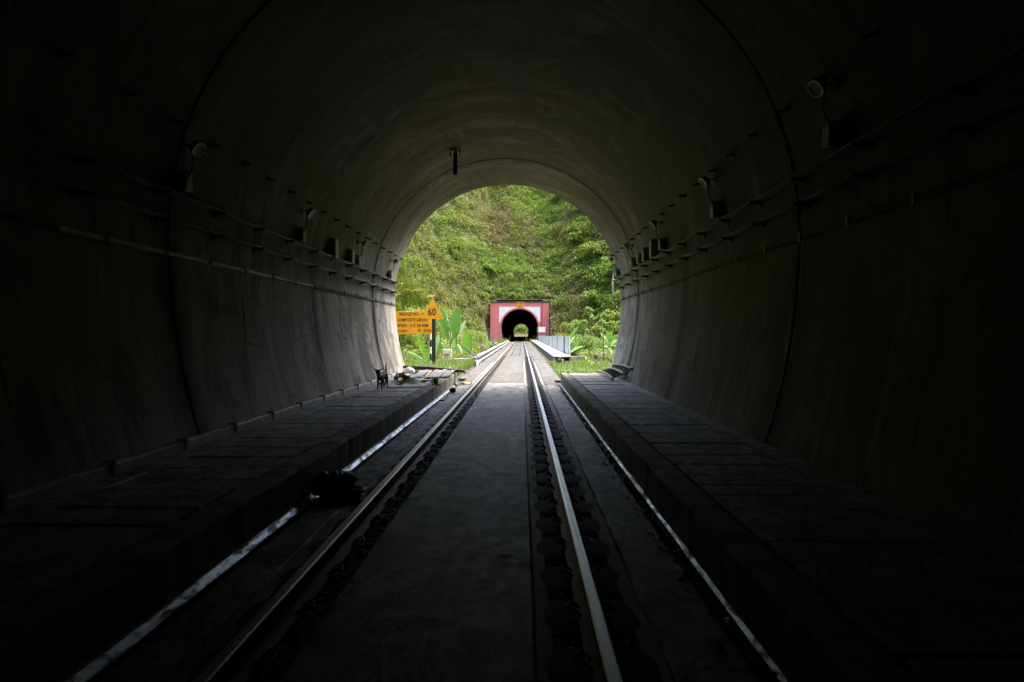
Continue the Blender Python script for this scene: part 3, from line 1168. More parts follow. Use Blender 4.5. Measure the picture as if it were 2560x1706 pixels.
def wall_box(side, y, z, size, label, plug=True):
    sn = 'left' if side < 0 else 'right'
    xw = side * wall_x(z)
    s = -side
    dx, dy, dz = size
    t = thing('junction_box', label, 'junction box', (xw, y, z))
    b = MB()
    b.obox((xw + s * (dx / 2 - .03), y, z), (dx, dy, dz), (0, 0, 0), .008)
    part('box_body', b, M['boxgrey'], t)
    d = MB()
    # lid with its rim on the side that looks down the tunnel
    d.obox((xw + s * (dx - .03 + .008), y, z), (.018, dy * .96, dz * .97), (0, 0, 0), .005)
    d.tube([(xw + s * (dx - .012), y, z + dz * .38), (xw + s * (dx + .0), y, z + dz * .38)], .012, 8)
    part('lid', d, M['boxgrey'], t)
    if plug:
        p = MB()
        p.blob((xw + s * (dx * .3), y - dy / 2 - .03, z - .02), (.035, .03, .05), .2, 3, 2, 2)
        part('plug', p, M['blacksteel'], t, smooth=True)


ORD = ['nearest', 'second nearest', 'third nearest', 'fourth nearest', 'fifth nearest']
for k, y in enumerate((7.45, 11.45, 15.4, 19.2)):
    floodlight(-1, y, 3.83, ORD[k])
    wall_box(-1, y + .05, 3.45, (.16, .15, .25), '%s grey junction box hanging under a floodlight on the left wall' % ORD[k])
for k, y in enumerate((6.15, 9.9, 13.7, 17.3, 20.2)):
    floodlight(1, y, 4.0, ORD[k])
    wall_box(1, y + .15, 3.60, (.16, .15, .25), '%s grey junction box hanging under a floodlight on the right wall' % ORD[k])
wall_box(-1, 13.45, 3.46, (.18, .22, .42), 'tall grey cabinet box above the cables on the left wall', False)
wall_box(-1, 14.85, 3.46, (.16, .2, .32), 'middle grey cabinet box above the cables on the left wall', False)
wall_box(1, 14.7, 3.62, (.18, .2, .42), 'tall grey cabinet box above the cables on the right wall', False)
wall_box(1, 15.75, 3.6, (.16, .18, .34), 'middle grey cabinet box above the cables on the right wall', False)
wall_box(1, 16.55, 3.6, (.15, .16, .27), 'smallest grey cabinet box above the cables on the right wall', False)

# drop bracket from the vault
d = 16.0
bx = CX + (1138.5 - 1305) * d / F
zc = 2.80 + math.sqrt(3.73 ** 2 - bx ** 2)
t = thing('drop_bracket', 'black steel drop post bolted to the vault above the left rail', 'drop bracket', (bx, d, zc))
b = MB()
b.obox((bx, d, zc - .06), (.32, .26, .02), (0, .12, 0), .003)
part('top_plate', b, M['galv'], t)
b = MB()
b.obox((bx, d, zc - .34), (.10, .10, .62), (0, 0, 0), .006)
part('drop_post', b, M['blacksteel'], t)
for sx in (-1, 1):
    b = MB()
    b.tube([(bx + sx * .12, d - .02, zc + .08), (bx + sx * .12, d - .02, zc - .2)], .012, 6)
    part('anchor_bolt', b, M['blacksteel'], t)
    b = MB()
    b.tube([(bx + sx * .12, d - .02, zc - .075), (bx + sx * .12, d - .02, zc - .115)], .026, 6)
    part('nut', b, M['galv'], t)

# ------------------------------------------------------------------ bridge
B0, B1 = 36.0, 124.5
dk = MB()
dk.box(-2.35, 3.45, B0, 112, -1.1, -.31)
for x in (-1.3, 1.3, 2.6):
    dk.box(x - .25, x + .25, B0 - .5, 112, -2.3, -1.1)
solo('bridge_deck', dk, M['concrete'], 'concrete deck of the railway bridge that carries the track across the valley', 'bridge', kind='structure')
for y in (60.4, 84.8):
    p = MB()
    p.box(-2.0, 2.8, y - .6, y + .6, -9, -2.3)
    p.box(-2.6, 3.5, y - .8, y + .8, -2.6, -2.3)
    solo('bridge_pier', p, M['concrete'], 'concrete pier under the %s part of the bridge' % ('near' if y < 70 else 'far'), 'pier')

bs_ = MB()
# plinths that carry the rails, sunken middle with cross joints
for x0, x1 in ((-.665, -.36), (.34, .548)):
    y = 45.0
    while y < 116:
        bs_.rough_bar(x0, x1, y + .02, y + 5.98, -.3, random.uniform(-.004, .01), .6, .006, .012)
        y += 6
y = 45.0
while y < 116:
    bs_.rough_bar(-.36, .34, y + .015, y + 2.0, -.3, -.13 + random.uniform(-.012, .012), .5, .008, .02)
    y += 2.03
bs_.rough_bar(-.665, .548, 117, 125.5, -.3, 0.0, .6, .006, .012)
for side in (-1, 1):
    y = 36.0
    while y < 125:
        L = random.uniform(1.4, 2.6)
        x0, x1 = (1.205, 1.95) if side > 0 else (-1.80, -1.205)
        x1b = x1 + random.uniform(-.06, .04) if side > 0 else x1
        x0b = x0 if side > 0 else x0 + random.uniform(-.04, .06)
        bs_.rough_bar(x0b, x1b, y + .012, y + L - .012, -.3, random.uniform(-.01, .012), .4, .012, .02)
        y += L
for x0, x1 in ((GC - .325, GC - .195), (GC + .195, GC + .332), (-GC - .332, -GC - .195), (-GC + .215, -GC + .205)):
    if x1 > x0:
        bs_.rough_bar(x0 + .001, x1, 36.0, 125.5, -.3, -.010, .8, .004, .01)
solo('bridge_slab', bs_, M['slab_out'], 'pale concrete slabs with open joints along the track on the bridge', 'slab', kind='structure')
mk2 = MB()
for x0, x1 in ((GC - .20, GC - .06), (GC + .06, GC + .20), (-GC - .20, -GC - .06), (-GC + .06, -GC + .21)):
    mk2.grid(lambda u, v: (x0 + (x1 - x0) * v, 44 + 81 * u, -.03 + random.uniform(0, .03)), 260, 4)
solo('bridge_gravel', mk2, M['muck'], 'black oily gravel packed along both rails on the bridge', 'gravel', kind='stuff', fix=False)
gb = MB()
gb.box(1.96, 2.24, B0, 113, -.3, -.06)
solo('bridge_gutter', gb, M['soil'], 'dirt filled gutter between the bridge slabs and the cable trough', 'gutter', kind='structure')
fb = MB()
fb.box(-3.0, 3.0, 125.6, 345, -.5, -.01)
solo('far_track_bed', fb, M['muck'], 'dark track bed in the far tunnel', 'track bed', kind='structure')
fg = MB()
fg.box(-30, 30, FAR_END + .3, 346, -.8, -.06)
solo('far_ground', fg, M['concrete'], 'pale ground beyond the far tunnel', 'ground', kind='structure')

# cable trough with cover slabs on the right of the bridge
t = thing('cable_trough', 'raised concrete cable trough with pale cover slabs along the right of the bridge', 'cable trough', (2.72, 34.7, 0))
TX0, TX1 = 2.25, 3.20
TY0, TY1 = 34.7, 113.0
for x0, x1 in ((TX0, TX0 + .09), (TX1 - .09, TX1)):
    y = TY0
    while y < TY1:
        b = MB()
        b.rough_bar(x0, x1, y + .008, min(TY1, y + 7.8), -.3, .315, .5, .006, .015)
        part('side_wall', b, M['trough'], t)
        y += 7.83
rb = MB()
y = TY0 + .3
while y < 90:
    rb.box(TX0 - .022, TX0 - .002, y, y + .05, -.08, .30)
    y += .62
part('wall_ribs', rb, M['trough'], t)
fl = MB()
fl.box(TX0 + .09, TX1 - .09, TY0 + .9, TY1, -.3, -.02)
part('trough_floor', fl, M['trough'], t)
y = TY0 - .05
k = 0
while y < TY1:
    b = MB()
    b.rough_bar(TX0 - .03 + random.uniform(-.01, .01), TX1 - .02, y, y + 1.18, .32, .372 + random.uniform(-.004, .008), .6, .003, .008)
    part('cover_slab', b, M['cover'], t)
    y += 1.2
eb = MB()
eb.rough_bar(3.22, 3.62, 34.6, 34.9, -.2, .34, .1, .008, .02)
solo('concrete_block', eb, M['concrete'], 'low weathered concrete block at the near end of the cable trough', 'block', loc=(3.42, 34.75, -.2))
sk = MB()
sk.blob((2.62, 34.75, .10), (.17, .16, .20), .22, 2.0, 3, 4.0, -.06)
sk.box(2.66, 2.80, 34.72, 34.80, -.06, .30)
solo('cloth_sack', sk, M['pinksack'], 'pale pinkish sack stuffed into the open end of the cable trough', 'sack', loc=(2.62, 34.75, -.05), smooth=True)

# corrugated sheet fence
t = thing('sheet_fence', 'white corrugated sheet metal fence with rusty posts along the cable trough', 'fence', (3.28, 36.8, .3))
y = 36.8
pan = 0
while y < 101:
    L = 4.2 if pan == 0 else 8.1
    b = MB()
    ny = int(L / .045)

    def fn(u, v, y=y, L=L):
        yy = y + L * u
        top = 1.44 - (yy - 36.8) * .0026
        return (3.28 + .022 * math.sin(yy * 2 * PI / .19), yy, .345 + (top - .345) * v)
    b.grid(fn, ny, 2)
    part('sheet', b, M['sheet'], t, smooth=True)
    p = MB()
    if pan == 1:
        p.obox((3.235, y + .03, .86), (.06, .10, 1.2), (0, 0, 0), .005)
        p.obox((3.225, y - .22, .84), (.04, .05, 1.1), (0, .0, 0), .005)
        part('post', p, M['rust'], t)
    else:
        p.obox((3.245, y + .03, .86), (.03, .03, 1.1), (0, 0, 0), .003)
        part('post', p, M['galv'], t)
    y += L
    pan += 1

# low parapet on the left of the bridge
t = thing('bridge_parapet', 'low grey ribbed parapet along the left side of the bridge', 'parapet', (-1.95, 32.6, 0))
b = MB()
b.box(-2.15, -1.93, 32.6, 113, -.3, .30)
part('parapet_wall', b, M['railgrey'], t)
b = MB()
y = 32.7
while y < 113:
    b.box(-1.928, -1.905, y, y + .05, -.12, .32)
    y += .33
part('rib_row', b, M['railgrey'], t)
b = MB()
b.rough_bar(-2.18, -1.89, 32.55, 113, .325, .375, 1.0, .004, .01)
part('top_rail', b, M['railgrey'], t)
t = thing('white_pipe', 'white plastic pipe along the left bridge parapet ending in a downturned elbow', 'pipe', (-1.82, 32.3, .1))
b = MB()
b.tube([(-1.80, 32.75 + i * 4, .145 + .012 * math.sin(i * 1.7)) for i in range(21)], .036, 10)
part('pipe_run', b, M['whitepipe'], t, smooth=True)
b = MB()
b.tube([(-1.80, 32.8, .145), (-1.80, 32.5, .145)], .075, 10)
b.tube([(-1.80, 32.62, .145), (-1.80, 32.42, .14), (-1.83, 32.36, .08), (-1.86, 32.35, -.1), (-1.88, 32.34, -.22)], [.055, .058, .056, .05, .05], 10)
b.tube([(-1.66, 32.5, .17), (-1.95, 32.5, .17)], .06, 10)
part('elbow', b, M['whitepipe'], t, smooth=True)


def strut(p, q, w, label, cat='steel bar', name='steel_bar', mat='steelblue'):
    p, q = Vector(p), Vector(q)
    m = MB()
    dv = (q - p)
    rot = dv.to_track_quat('Z', 'Y').to_euler()
    m.obox((p + q) * .5, (w, w * .25, dv.length), rot, .004)
    off = rot.to_matrix() @ Vector((w / 2 - w * .12, w * .45, 0))
    m.obox((p + q) * .5 + off, (w * .25, w * .9, dv.length), rot, .004)
    solo(name, m, M[mat], label, cat, loc=p)


strut((-2.05, 33.2, .36), (-2.62, 33.5, .92), .085, 'bent blue grey steel bar leaning left behind the near end of the left parapet')
strut((-2.42, 33.35, .62), (-1.88, 33.1, .37), .08, 'blue grey steel bar sloping down onto the near end of the left parapet')
strut((-2.05, 44.0, .36), (-2.75, 44.4, 1.15), .06, 'thin steel bar leaning left over the middle of the left parapet')
strut((-2.5, 44.3, .85), (-2.0, 44.0, .38), .065, 'steel bar sloping down onto the middle of the left parapet')
strut((-2.15, 62.0, .36), (-2.8, 62.2, 1.2), .07, 'steel bar leaning left over the far part of the left parapet')
strut((-2.75, 62.2, 1.1), (-2.05, 62.0, .38), .065, 'steel bar sloping down onto the far part of the left parapet')

aw = MB()
aw.rough_bar(-3.5, -2.2, 33.6, 33.9, -.3, .27, .1, .008, .02)
solo('abutment_wall', aw, M['concrete'], 'low mossy concrete wall in the grass left of the bridge', 'wall', loc=(-2.85, 33.7, -.3))

# ------------------------------------------------------------------ far portal and far tunnel
t = thing('tunnel_portal', 'red brick tunnel portal with white panel at the far end of the bridge', 'portal', (0, PORT, 0))
HW, ZT = 5.9, 7.82
PW, PZ = 4.12, 6.95
inner = profile(.30, -.35, 36)
edge0 = profile(.0, -.35, 36)


def plate(outline_out, inner_pts, y0, y1):
    """wall plate between an outer rectangle and the arch, as strips"""
    mb = MB()
    n = len(inner_pts)
    outp = []
    for i, (x, z) in enumerate(inner_pts):
        ax, az = outline_out
        if z < 3.0:
            outp.append((-ax if x < 0 else ax, z))
        else:
            a = math.atan2(z - 3.0, x)
            ca, sa = math.cos(a), math.sin(a)
            k = min(ax / max(abs(ca), 1e-6), (az - 3.0) / max(sa, 1e-6))
            outp.append((ca * k, 3.0 + sa * k))
    # keep the corners square
    for s in (-1, 1):
        j = min(range(n), key=lambda q: abs(outp[q][0] - s * outline_out[0]) + abs(outp[q][1] - outline_out[1]))
        outp[j] = (s * outline_out[0], outline_out[1])
    for yy in (y0, y1):
        mb.add([(x, yy, z) for x, z in inner_pts] + [(x, yy, z) for x, z in outp], [(i, i + 1, n + i + 1, n + i) for i in range(n - 1)])
    mb.add([(x, y0, z) for x, z in inner_pts] + [(x, y1, z) for x, z in inner_pts], [(i, i + 1, n + i + 1, n + i) for i in range(n - 1)])
    mb.add([(x, y0, z) for x, z in outp] + [(x, y1, z) for x, z in outp], [(i, i + 1, n + i + 1, n + i) for i in range(n - 1)])
    return mb


wall = plate((HW, ZT), inner, PORT, PORT + 1.2)
part('brick_wall', wall, M['brick'], t)
wp = MB()
# white panel: rectangle above the springing with the arch cut out, 4 cm proud
arch = [(x, z) for x, z in profile(.30, -.35, 36) if z > 3.75]
n = len(arch)
outp = []
for x, z in arch:
    a = math.atan2(z - 2.8, x)
    ca, sa = math.cos(a), math.sin(a)
    k = min(PW / max(abs(ca), 1e-6), (PZ - 2.8) / max(sa, 1e-6))
    outp.append((ca * k, 2.8 + sa * k))
for s in (-1, 1):
    j = min(range(n), key=lambda q: abs(outp[q][0] - s * PW) + abs(outp[q][1] - PZ))
    outp[j] = (s * PW, PZ)
for yy in (PORT - .04, PORT + .02):
    wp.add([(x, yy, z) for x, z in arch] + [(x, yy, z) for x, z in outp], [(i, i + 1, n + i + 1, n + i) for i in range(n - 1)])
wp.add([(x, PORT - .04, z) for x, z in outp] + [(x, PORT + .02, z) for x, z in outp], [(i, i + 1, n + i + 1, n + i) for i in range(n - 1)])
part('white_panel', wp, M['panelwhite'], t)
ar = MB()
n = len(inner)
for (pa, pb, yy) in ((edge0, inner, PORT - .10),):
    ar.add([(x, yy, z) for x, z in pa] + [(x, yy, z) for x, z in pb], [(i, i + 1, n + i + 1, n + i) for i in range(n - 1)])
    ar.add([(x, yy, z) for x, z in pb] + [(x, PORT + .03, z) for x, z in pb], [(i, i + 1, n + i + 1, n + i) for i in range(n - 1)])
    ar.add([(x, yy, z) for x, z in pa] + [(x, PORT + 1.2, z) for x, z in pa], [(i, i + 1, n + i + 1, n + i) for i in range(n - 1)])
part('arch_ring', ar, M['brick'], t)
cp = MB()
cp.obox((0, PORT + .5, ZT + .11), (2 * HW + .04, 1.3, .22), (0, -.006, 0), .02)
part('coping', cp, M['coping'], t)
cb = MB()
cb.tube([(4.48, PORT - .05, ZT + .1), (4.50, PORT - .05, 6.2), (4.46, PORT - .05, 4.6), (4.42, PORT - .06, 3.2), (4.40, PORT - .06, 1.5)], .055, 6)
part('cable_drop', cb, M['blacksteel'], t)

ft = thing('far_tunnel', 'black mouth of the far tunnel with a small bright exit', 'tunnel', (0, PORT + 1.2, 0))
mb = MB()
pf = profile(.0, -.35, 30)
n = len(pf)
st = [PORT + 1.2 + (FAR_END - PORT - 1.2) * i / 20 for i in range(21)]
vs = [(x, y, z) for y in st for x, z in pf]
mb.add(vs, [(i * n + k, i * n + k + 1, (i + 1) * n + k + 1, (i + 1) * n + k) for i in range(20) for k in range(n - 1)])
pf2 = profile(.6, -.35, 30)
vs = [(x, y, z) for y in (st[0], st[-1]) for x, z in pf2]
mb.add(vs, [(k, k + 1, n + k + 1, n + k) for k in range(n - 1)])
part('far_lining', mb, M['lining_far'], ft, smooth=True)
wb = MB()
wb.obox((-3.35, 160, 1.75), (.16, .3, .45), (0, 0, 0), .01)
solo('wall_box', wb, M['boxgrey'], 'tiny pale box on the left wall inside the far tunnel', 'box', loc=(-3.4, 160, 1.5))

for sx, lab in ((-1, 'dark square wing wall on the left of the brick portal'), (1, 'dark round column on the right of the brick portal')):
    mb = MB()
    if sx < 0:
        mb.obox((-6.55, PORT - .4, 1.1), (1.0, 1.2, 3.0), (0, 0, 0), .04)
    else:
        mb.lathe([(.42, -.4), (.42, 2.1), (.36, 2.26), (.2, 2.3)], (6.5, PORT - .6, 0), 18)
    solo('wing_wall' if sx < 0 else 'round_column', mb, M['wing'], lab, 'wing wall' if sx < 0 else 'column', loc=(sx * 6.5, PORT - .5, -.3))


# ------------------------------------------------------------------ lettering
def text_mesh(txt, width, height, bold=.0):
    cu = bpy.data.curves.new('lettering', 'FONT')
    cu.body = txt
    cu.size = 1.0
    cu.offset = bold
    cu.extrude = .02
    cu.resolution_u = 3
    o = bpy.data.objects.new('lettering', cu)
    COL.objects.link(o)
    dg = bpy.context.evaluated_depsgraph_get()
    me = bpy.data.meshes.new_from_object(o.evaluated_get(dg))
    bpy.data.objects.remove(o)
    v = np.empty(len(me.vertices) * 3, 'f')
    me.vertices.foreach_get('co', v)
    v = v.reshape(-1, 3)
    mn, mx = v.min(0), v.max(0)
    s = np.array([width / (mx[0] - mn[0]), height / (mx[1] - mn[1])])
    mb = MB()
    for p in v:
        mb.v.append(((p[0] - mn[0]) * s[0], p[2] * .15, (p[1] - mn[1]) * s[1]))
    mb.f = [tuple(q.vertices) for q in me.polygons]
    bpy.data.meshes.remove(me)
    return mb


def lettering(txt, origin, width, height, root, parent, bold=.02, mat='signblack'):
    mb = text_mesh(txt, width, height, bold)
    mb.v = [(p[0] + origin[0], p[1] + origin[1], p[2] + origin[2]) for p in mb.v]
    return part('lettering', mb, M[mat], root, parent=parent)


# portal name board
t = thing('tunnel_sign', 'yellow tunnel number board at the top centre of the brick portal', 'sign', (0, PORT - .12, 6.8))
b = MB()
sx0, sx1, sz0, sz1 = -.56, .82, 6.78, 7.88
b.obox(((sx0 + sx1) / 2, PORT - .12, (sz0 + sz1) / 2), (sx1 - sx0, .06, sz1 - sz0), (0, 0, 0), .01)
pn = part('board', b, M['yellow'], t)
lettering('TUNNEL', (sx0 + .10, PORT - .156, 7.43), 1.18, .27, t, pn, .012)
lettering('NO.11', (sx0 + .28, PORT - .156, 6.95), .82, .27, t, pn, .012)

# bridge board
dS = 31.0
sS = F / dS


def WX(u, d):
    return CX + (u - 1305) * d / F


def WZ(v, d):
    return CZ - (v - 834) * d / F


x1 = WX(1078.6, dS)
x0 = WX(984.0, dS)
zt, zb = WZ(778.4, dS), WZ(835.6, dS)
t = thing('bridge_sign', 'wide yellow bridge data board with four lines of black lettering', 'sign', ((x0 + x1) / 2, dS, 0))
b = MB()
tilt = -.026
b.obox(((x0 + x1) / 2, dS, (zt + zb) / 2), (x1 - x0, .03, zt - zb), (0, tilt, 0), .004)
pn = part('board', b, M['yellow'], t)


def sign_line(txt, u0, u1, v0, v1, bold=.008):
    zoff = -(u0 + u1 - 1078.6 - 984) / 2 * 0
    o = (WX(u0, dS), dS - .02, WZ(v1, dS))
    return lettering(txt, o, WX(u1, dS) - WX(u0, dS), WZ(v0, dS) - WZ(v1, dS), t, pn, bold)


sign_line('BRIDGE NO : 45', 998.0, 1063.5, 781.5, 789.5)
sign_line('COMPOSITE GIRDER', 992.8, 1069.0, 796.0, 804.0)
sign_line('SPAN : 3 X 24.40M', 993.0, 1070.3, 809.8, 818.2)
sign_line('118.760M', 988.0, 1017.3, 824.6, 831.4, .0)
sign_line('HFL -128.520M', 1043.8, 1077.6, 823.4, 830.2, .0)
for u in (1076.0, 992.0):
    p = MB()
    px = WX(u, dS + .12)
    p.tube([(px, dS + .12, -.25), (px, dS + .12, zt - .1)], .042, 10)
    pp = part('support_pole', p, M['white'], t)
    for v0, v1 in ((850, 868), (885, 903)):
        q = MB()
        q.tube([(px, dS + .12, WZ(v1, dS)), (px, dS + .12, WZ(v0, dS))], .0435, 10, caps=False)
        part('black_band', q, M['signblack'], t, parent=pp)

# speed board
dT = 29.0
t = thing('speed_sign', 'yellow triangular 60 speed board on a thick black post', 'sign', (WX(1083.5, dT), dT, 0))
b = MB()
tri = [(WX(1081.9, dT), WZ(746.5, dT)), (WX(1109.3, dT), WZ(799.0, dT)), (WX(1052.0, dT), WZ(796.8, dT))]
b.extrude_y(tri, dT - .10, dT - .085)
pn = part('board', b, M['yellow'], t)
lettering('60', (WX(1070.6, dT), dT - .105, WZ(789.4, dT)), WX(1090.0, dT) - WX(1070.6, dT), WZ(771.5, dT) - WZ(789.4, dT), t, pn, .012)
b = MB()
b.obox((WX(1084.0, dT), dT, (WZ(799, dT) + .35 - .3) / 2), (.165, .14, WZ(799, dT) + .35 + .3), (0, 0, 0), .008)
part('post', b, M['post'], t)

# distance stone
dK = 33.0
t = thing('distance_stone', 'cream distance stone with a black 40 standing in the grass', 'milestone', (WX(1116, dK), dK, 0))
b = MB()
b.add([(WX(1103.6, dK), dK, -.1), (WX(1128.6, dK), dK, -.1), (WX(1127.6, dK), dK + .02, WZ(874.6, dK)), (WX(1107.4, dK), dK + .02, WZ(874.6, dK)),
       (WX(1103.6, dK), dK + .16, -.1), (WX(1128.6, dK), dK + .16, -.1), (WX(1127.6, dK), dK + .14, WZ(874.2, dK)), (WX(1107.4, dK), dK + .14, WZ(874.2, dK))],
      [(0, 1, 2, 3), (5, 4, 7, 6), (0, 4, 5, 1), (1, 5, 6, 2), (2, 6, 7, 3), (3, 7, 4, 0)])
st_ = part('stone', b, M['stone'], t)
lettering('40', (WX(1108.8, dK), dK - .004, WZ(891.5, dK)), WX(1123.6, dK) - WX(1108.8, dK), WZ(884.6, dK) - WZ(891.5, dK), t, st_, .0)
b = MB()
b.tube([(WX(1108.6 + i * 1.0, dK), dK + .0, WZ(894.6 + .35 * math.sin(i * 2.2), dK)) for i in range(15)], .008, 5)
part('lettering', b, M['signblack'], t, parent=st_)

# small white board near the far portal
dB = 112.0
t = thing('white_notice_board', 'small blank white board on two posts before the right of the portal', 'board', (WX(1354, dB), dB, 0))
b = MB()
b.obox((WX(1354.3, dB), dB, WZ(824.6, dB)), (WX(1365.6, dB) - WX(1343.0, dB), .06, WZ(818.4, dB) - WZ(831.2, dB)), (0, .01, 0), .01)
part('board', b, M['white'], t)
for u, mm in ((1344.6, 'blacksteel'), (1364.8, 'rust')):
    b = MB()
    b.tube([(WX(u, dB), dB - .06, -.2), (WX(u, dB), dB - .06, WZ(818, dB))], .07, 8)
    part('post', b, M[mm], t)

# what shows through the far exit
b = MB()
b.box(-9, 9, 346.0, 346.4, -.5, 1.35)
solo('far_wall', b, M['farwall'], 'low white wall seen through the far tunnel exit', 'wall', loc=(0, 346, -.5))
t = thing('far_sign', 'small yellow board seen through the far tunnel exit', 'sign', (2.9, 340, 0))
b = MB()
b.obox((2.75, 340, 2.5), (1.1, .06, 1.1), (0, 0, 0), .01)
part('board', b, M['yellow'], t)
b = MB()
b.tube([(2.75, 340.08, -.2), (2.75, 340.08, 3.0)], .07, 8)
part('post', b, M['post'], t)


# ------------------------------------------------------------------ plants
def leaf_arrays(C, L, Wd, rng, up=.9, droop=.25, direction=None):
    """diamond leaves: C centres (n,3), L lengths, Wd widths"""
    n = len(C)
    nr = rng.normal(size=(n, 3))
    nr[:, 2] = np.abs(nr[:, 2]) + up
    nr /= np.linalg.norm(nr, axis=1)[:, None]
    a = rng.normal(size=(n, 3)) if direction is None else direction + rng.normal(size=(n, 3)) * .35
    a -= nr * np.sum(a * nr, 1)[:, None]
    a /= np.linalg.norm(a, axis=1)[:, None] + 1e-9
    b = np.cross(nr, a)
    L = np.asarray(L).reshape(-1, 1) * np.ones((n, 1))
    Wd = np.asarray(Wd).reshape(-1, 1) * np.ones((n, 1))
    base = C - a * L * .5
    tip = C + a * L * .5 - np.array([0, 0, 1.0]) * L * droop
    l = C - a * L * .06 + b * Wd * .5 - nr * Wd * .12
    r = C - a * L * .06 - b * Wd * .5 - nr * Wd * .12
    return np.stack([base, r, tip, l], 1).reshape(-1, 3)


def blade_arrays(B, H, Wd, rng, lean=.35):
    """grass blades: two quads bending over; returns verts of n blades x 6"""
    n = len(B)
    an = rng.uniform(0, 2 * PI, n)
    d = np.stack([np.cos(an), np.sin(an), np.zeros(n)], 1)
    s = np.stack([-np.sin(an), np.cos(an), np.zeros(n)], 1)
    H = np.asarray(H).reshape(-1, 1) * np.ones((n, 1))
    Wd = np.asarray(Wd).reshape(-1, 1) * np.ones((n, 1))
    ln = rng.uniform(.1, 1, (n, 1)) * lean
    z = np.array([0, 0, 1.0])
    m = B + z * H * .6 + d * H * ln * .35
    t = B + z * H * (1 - ln * .45) + d * H * ln * 1.1
    return np.stack([B - s * Wd * .5, B + s * Wd * .5, m + s * Wd * .4, m - s * Wd * .4, t], 1).reshape(-1, 3)


def np_mesh(name, verts, faces_flat, loop_tot, off=(0, 0, 0)):
    me = bpy.data.meshes.new(name)
    verts = np.asarray(verts, 'f') - np.asarray(off, 'f')
    me.vertices.add(len(verts))
    me.vertices.foreach_set('co', verts.ravel())
    nl = len(faces_flat)
    me.loops.add(nl)
    me.loops.foreach_set('vertex_index', np.asarray(faces_flat, 'i'))
    npoly = len(loop_tot)
    me.polygons.add(npoly)
    st = np.concatenate([[0], np.cumsum(loop_tot)[:-1]]).astype('i')
    me.polygons.foreach_set('loop_start', st)
    me.update(calc_edges=True)
    me.validate()
    return me


def leaf_obj(name, verts, mat, off=(0, 0, 0), parent=None):
    n = len(verts) // 4
    me = np_mesh(name, verts, np.arange(n * 4), np.full(n, 4), off)
    me.materials.append(mat)
    o = bpy.data.objects.new(name, me)
    COL.objects.link(o)
    if parent is not None:
        o.parent = parent
    else:
        o.location = off
    return o


def blade_obj(name, verts, mat, off=(0, 0, 0), parent=None):
    n = len(verts) // 5
    i = np.arange(n)[:, None] * 5
    f = np.concatenate([i + np.array([[0, 1, 2, 3]]), i + np.array([[3, 2, 4]])], 1).ravel()
    lt = np.tile([4, 3], n)
    me = np_mesh(name, verts, f, lt, off)
    me.materials.append(mat)
    o = bpy.data.objects.new(name, me)
    COL.objects.link(o)
    if parent is not None:
        o.parent = parent
    else:
        o.location = off
    return o


def clump_points(c, r, n, rng, squash=.8, low=-.35):
    v = rng.normal(size=(n * 2, 3))
    v /= np.linalg.norm(v, axis=1)[:, None]
    v = v[v[:, 2] > low][:n]
    k = len(v)
    rad = r * (.55 + .5 * rng.random((k, 1)) ** .7)
    p = v * rad
    p[:, 2] *= squash
    return p + np.asarray(c)


GZ = {}


def gz(x, y):
    return ground_z(x, y)


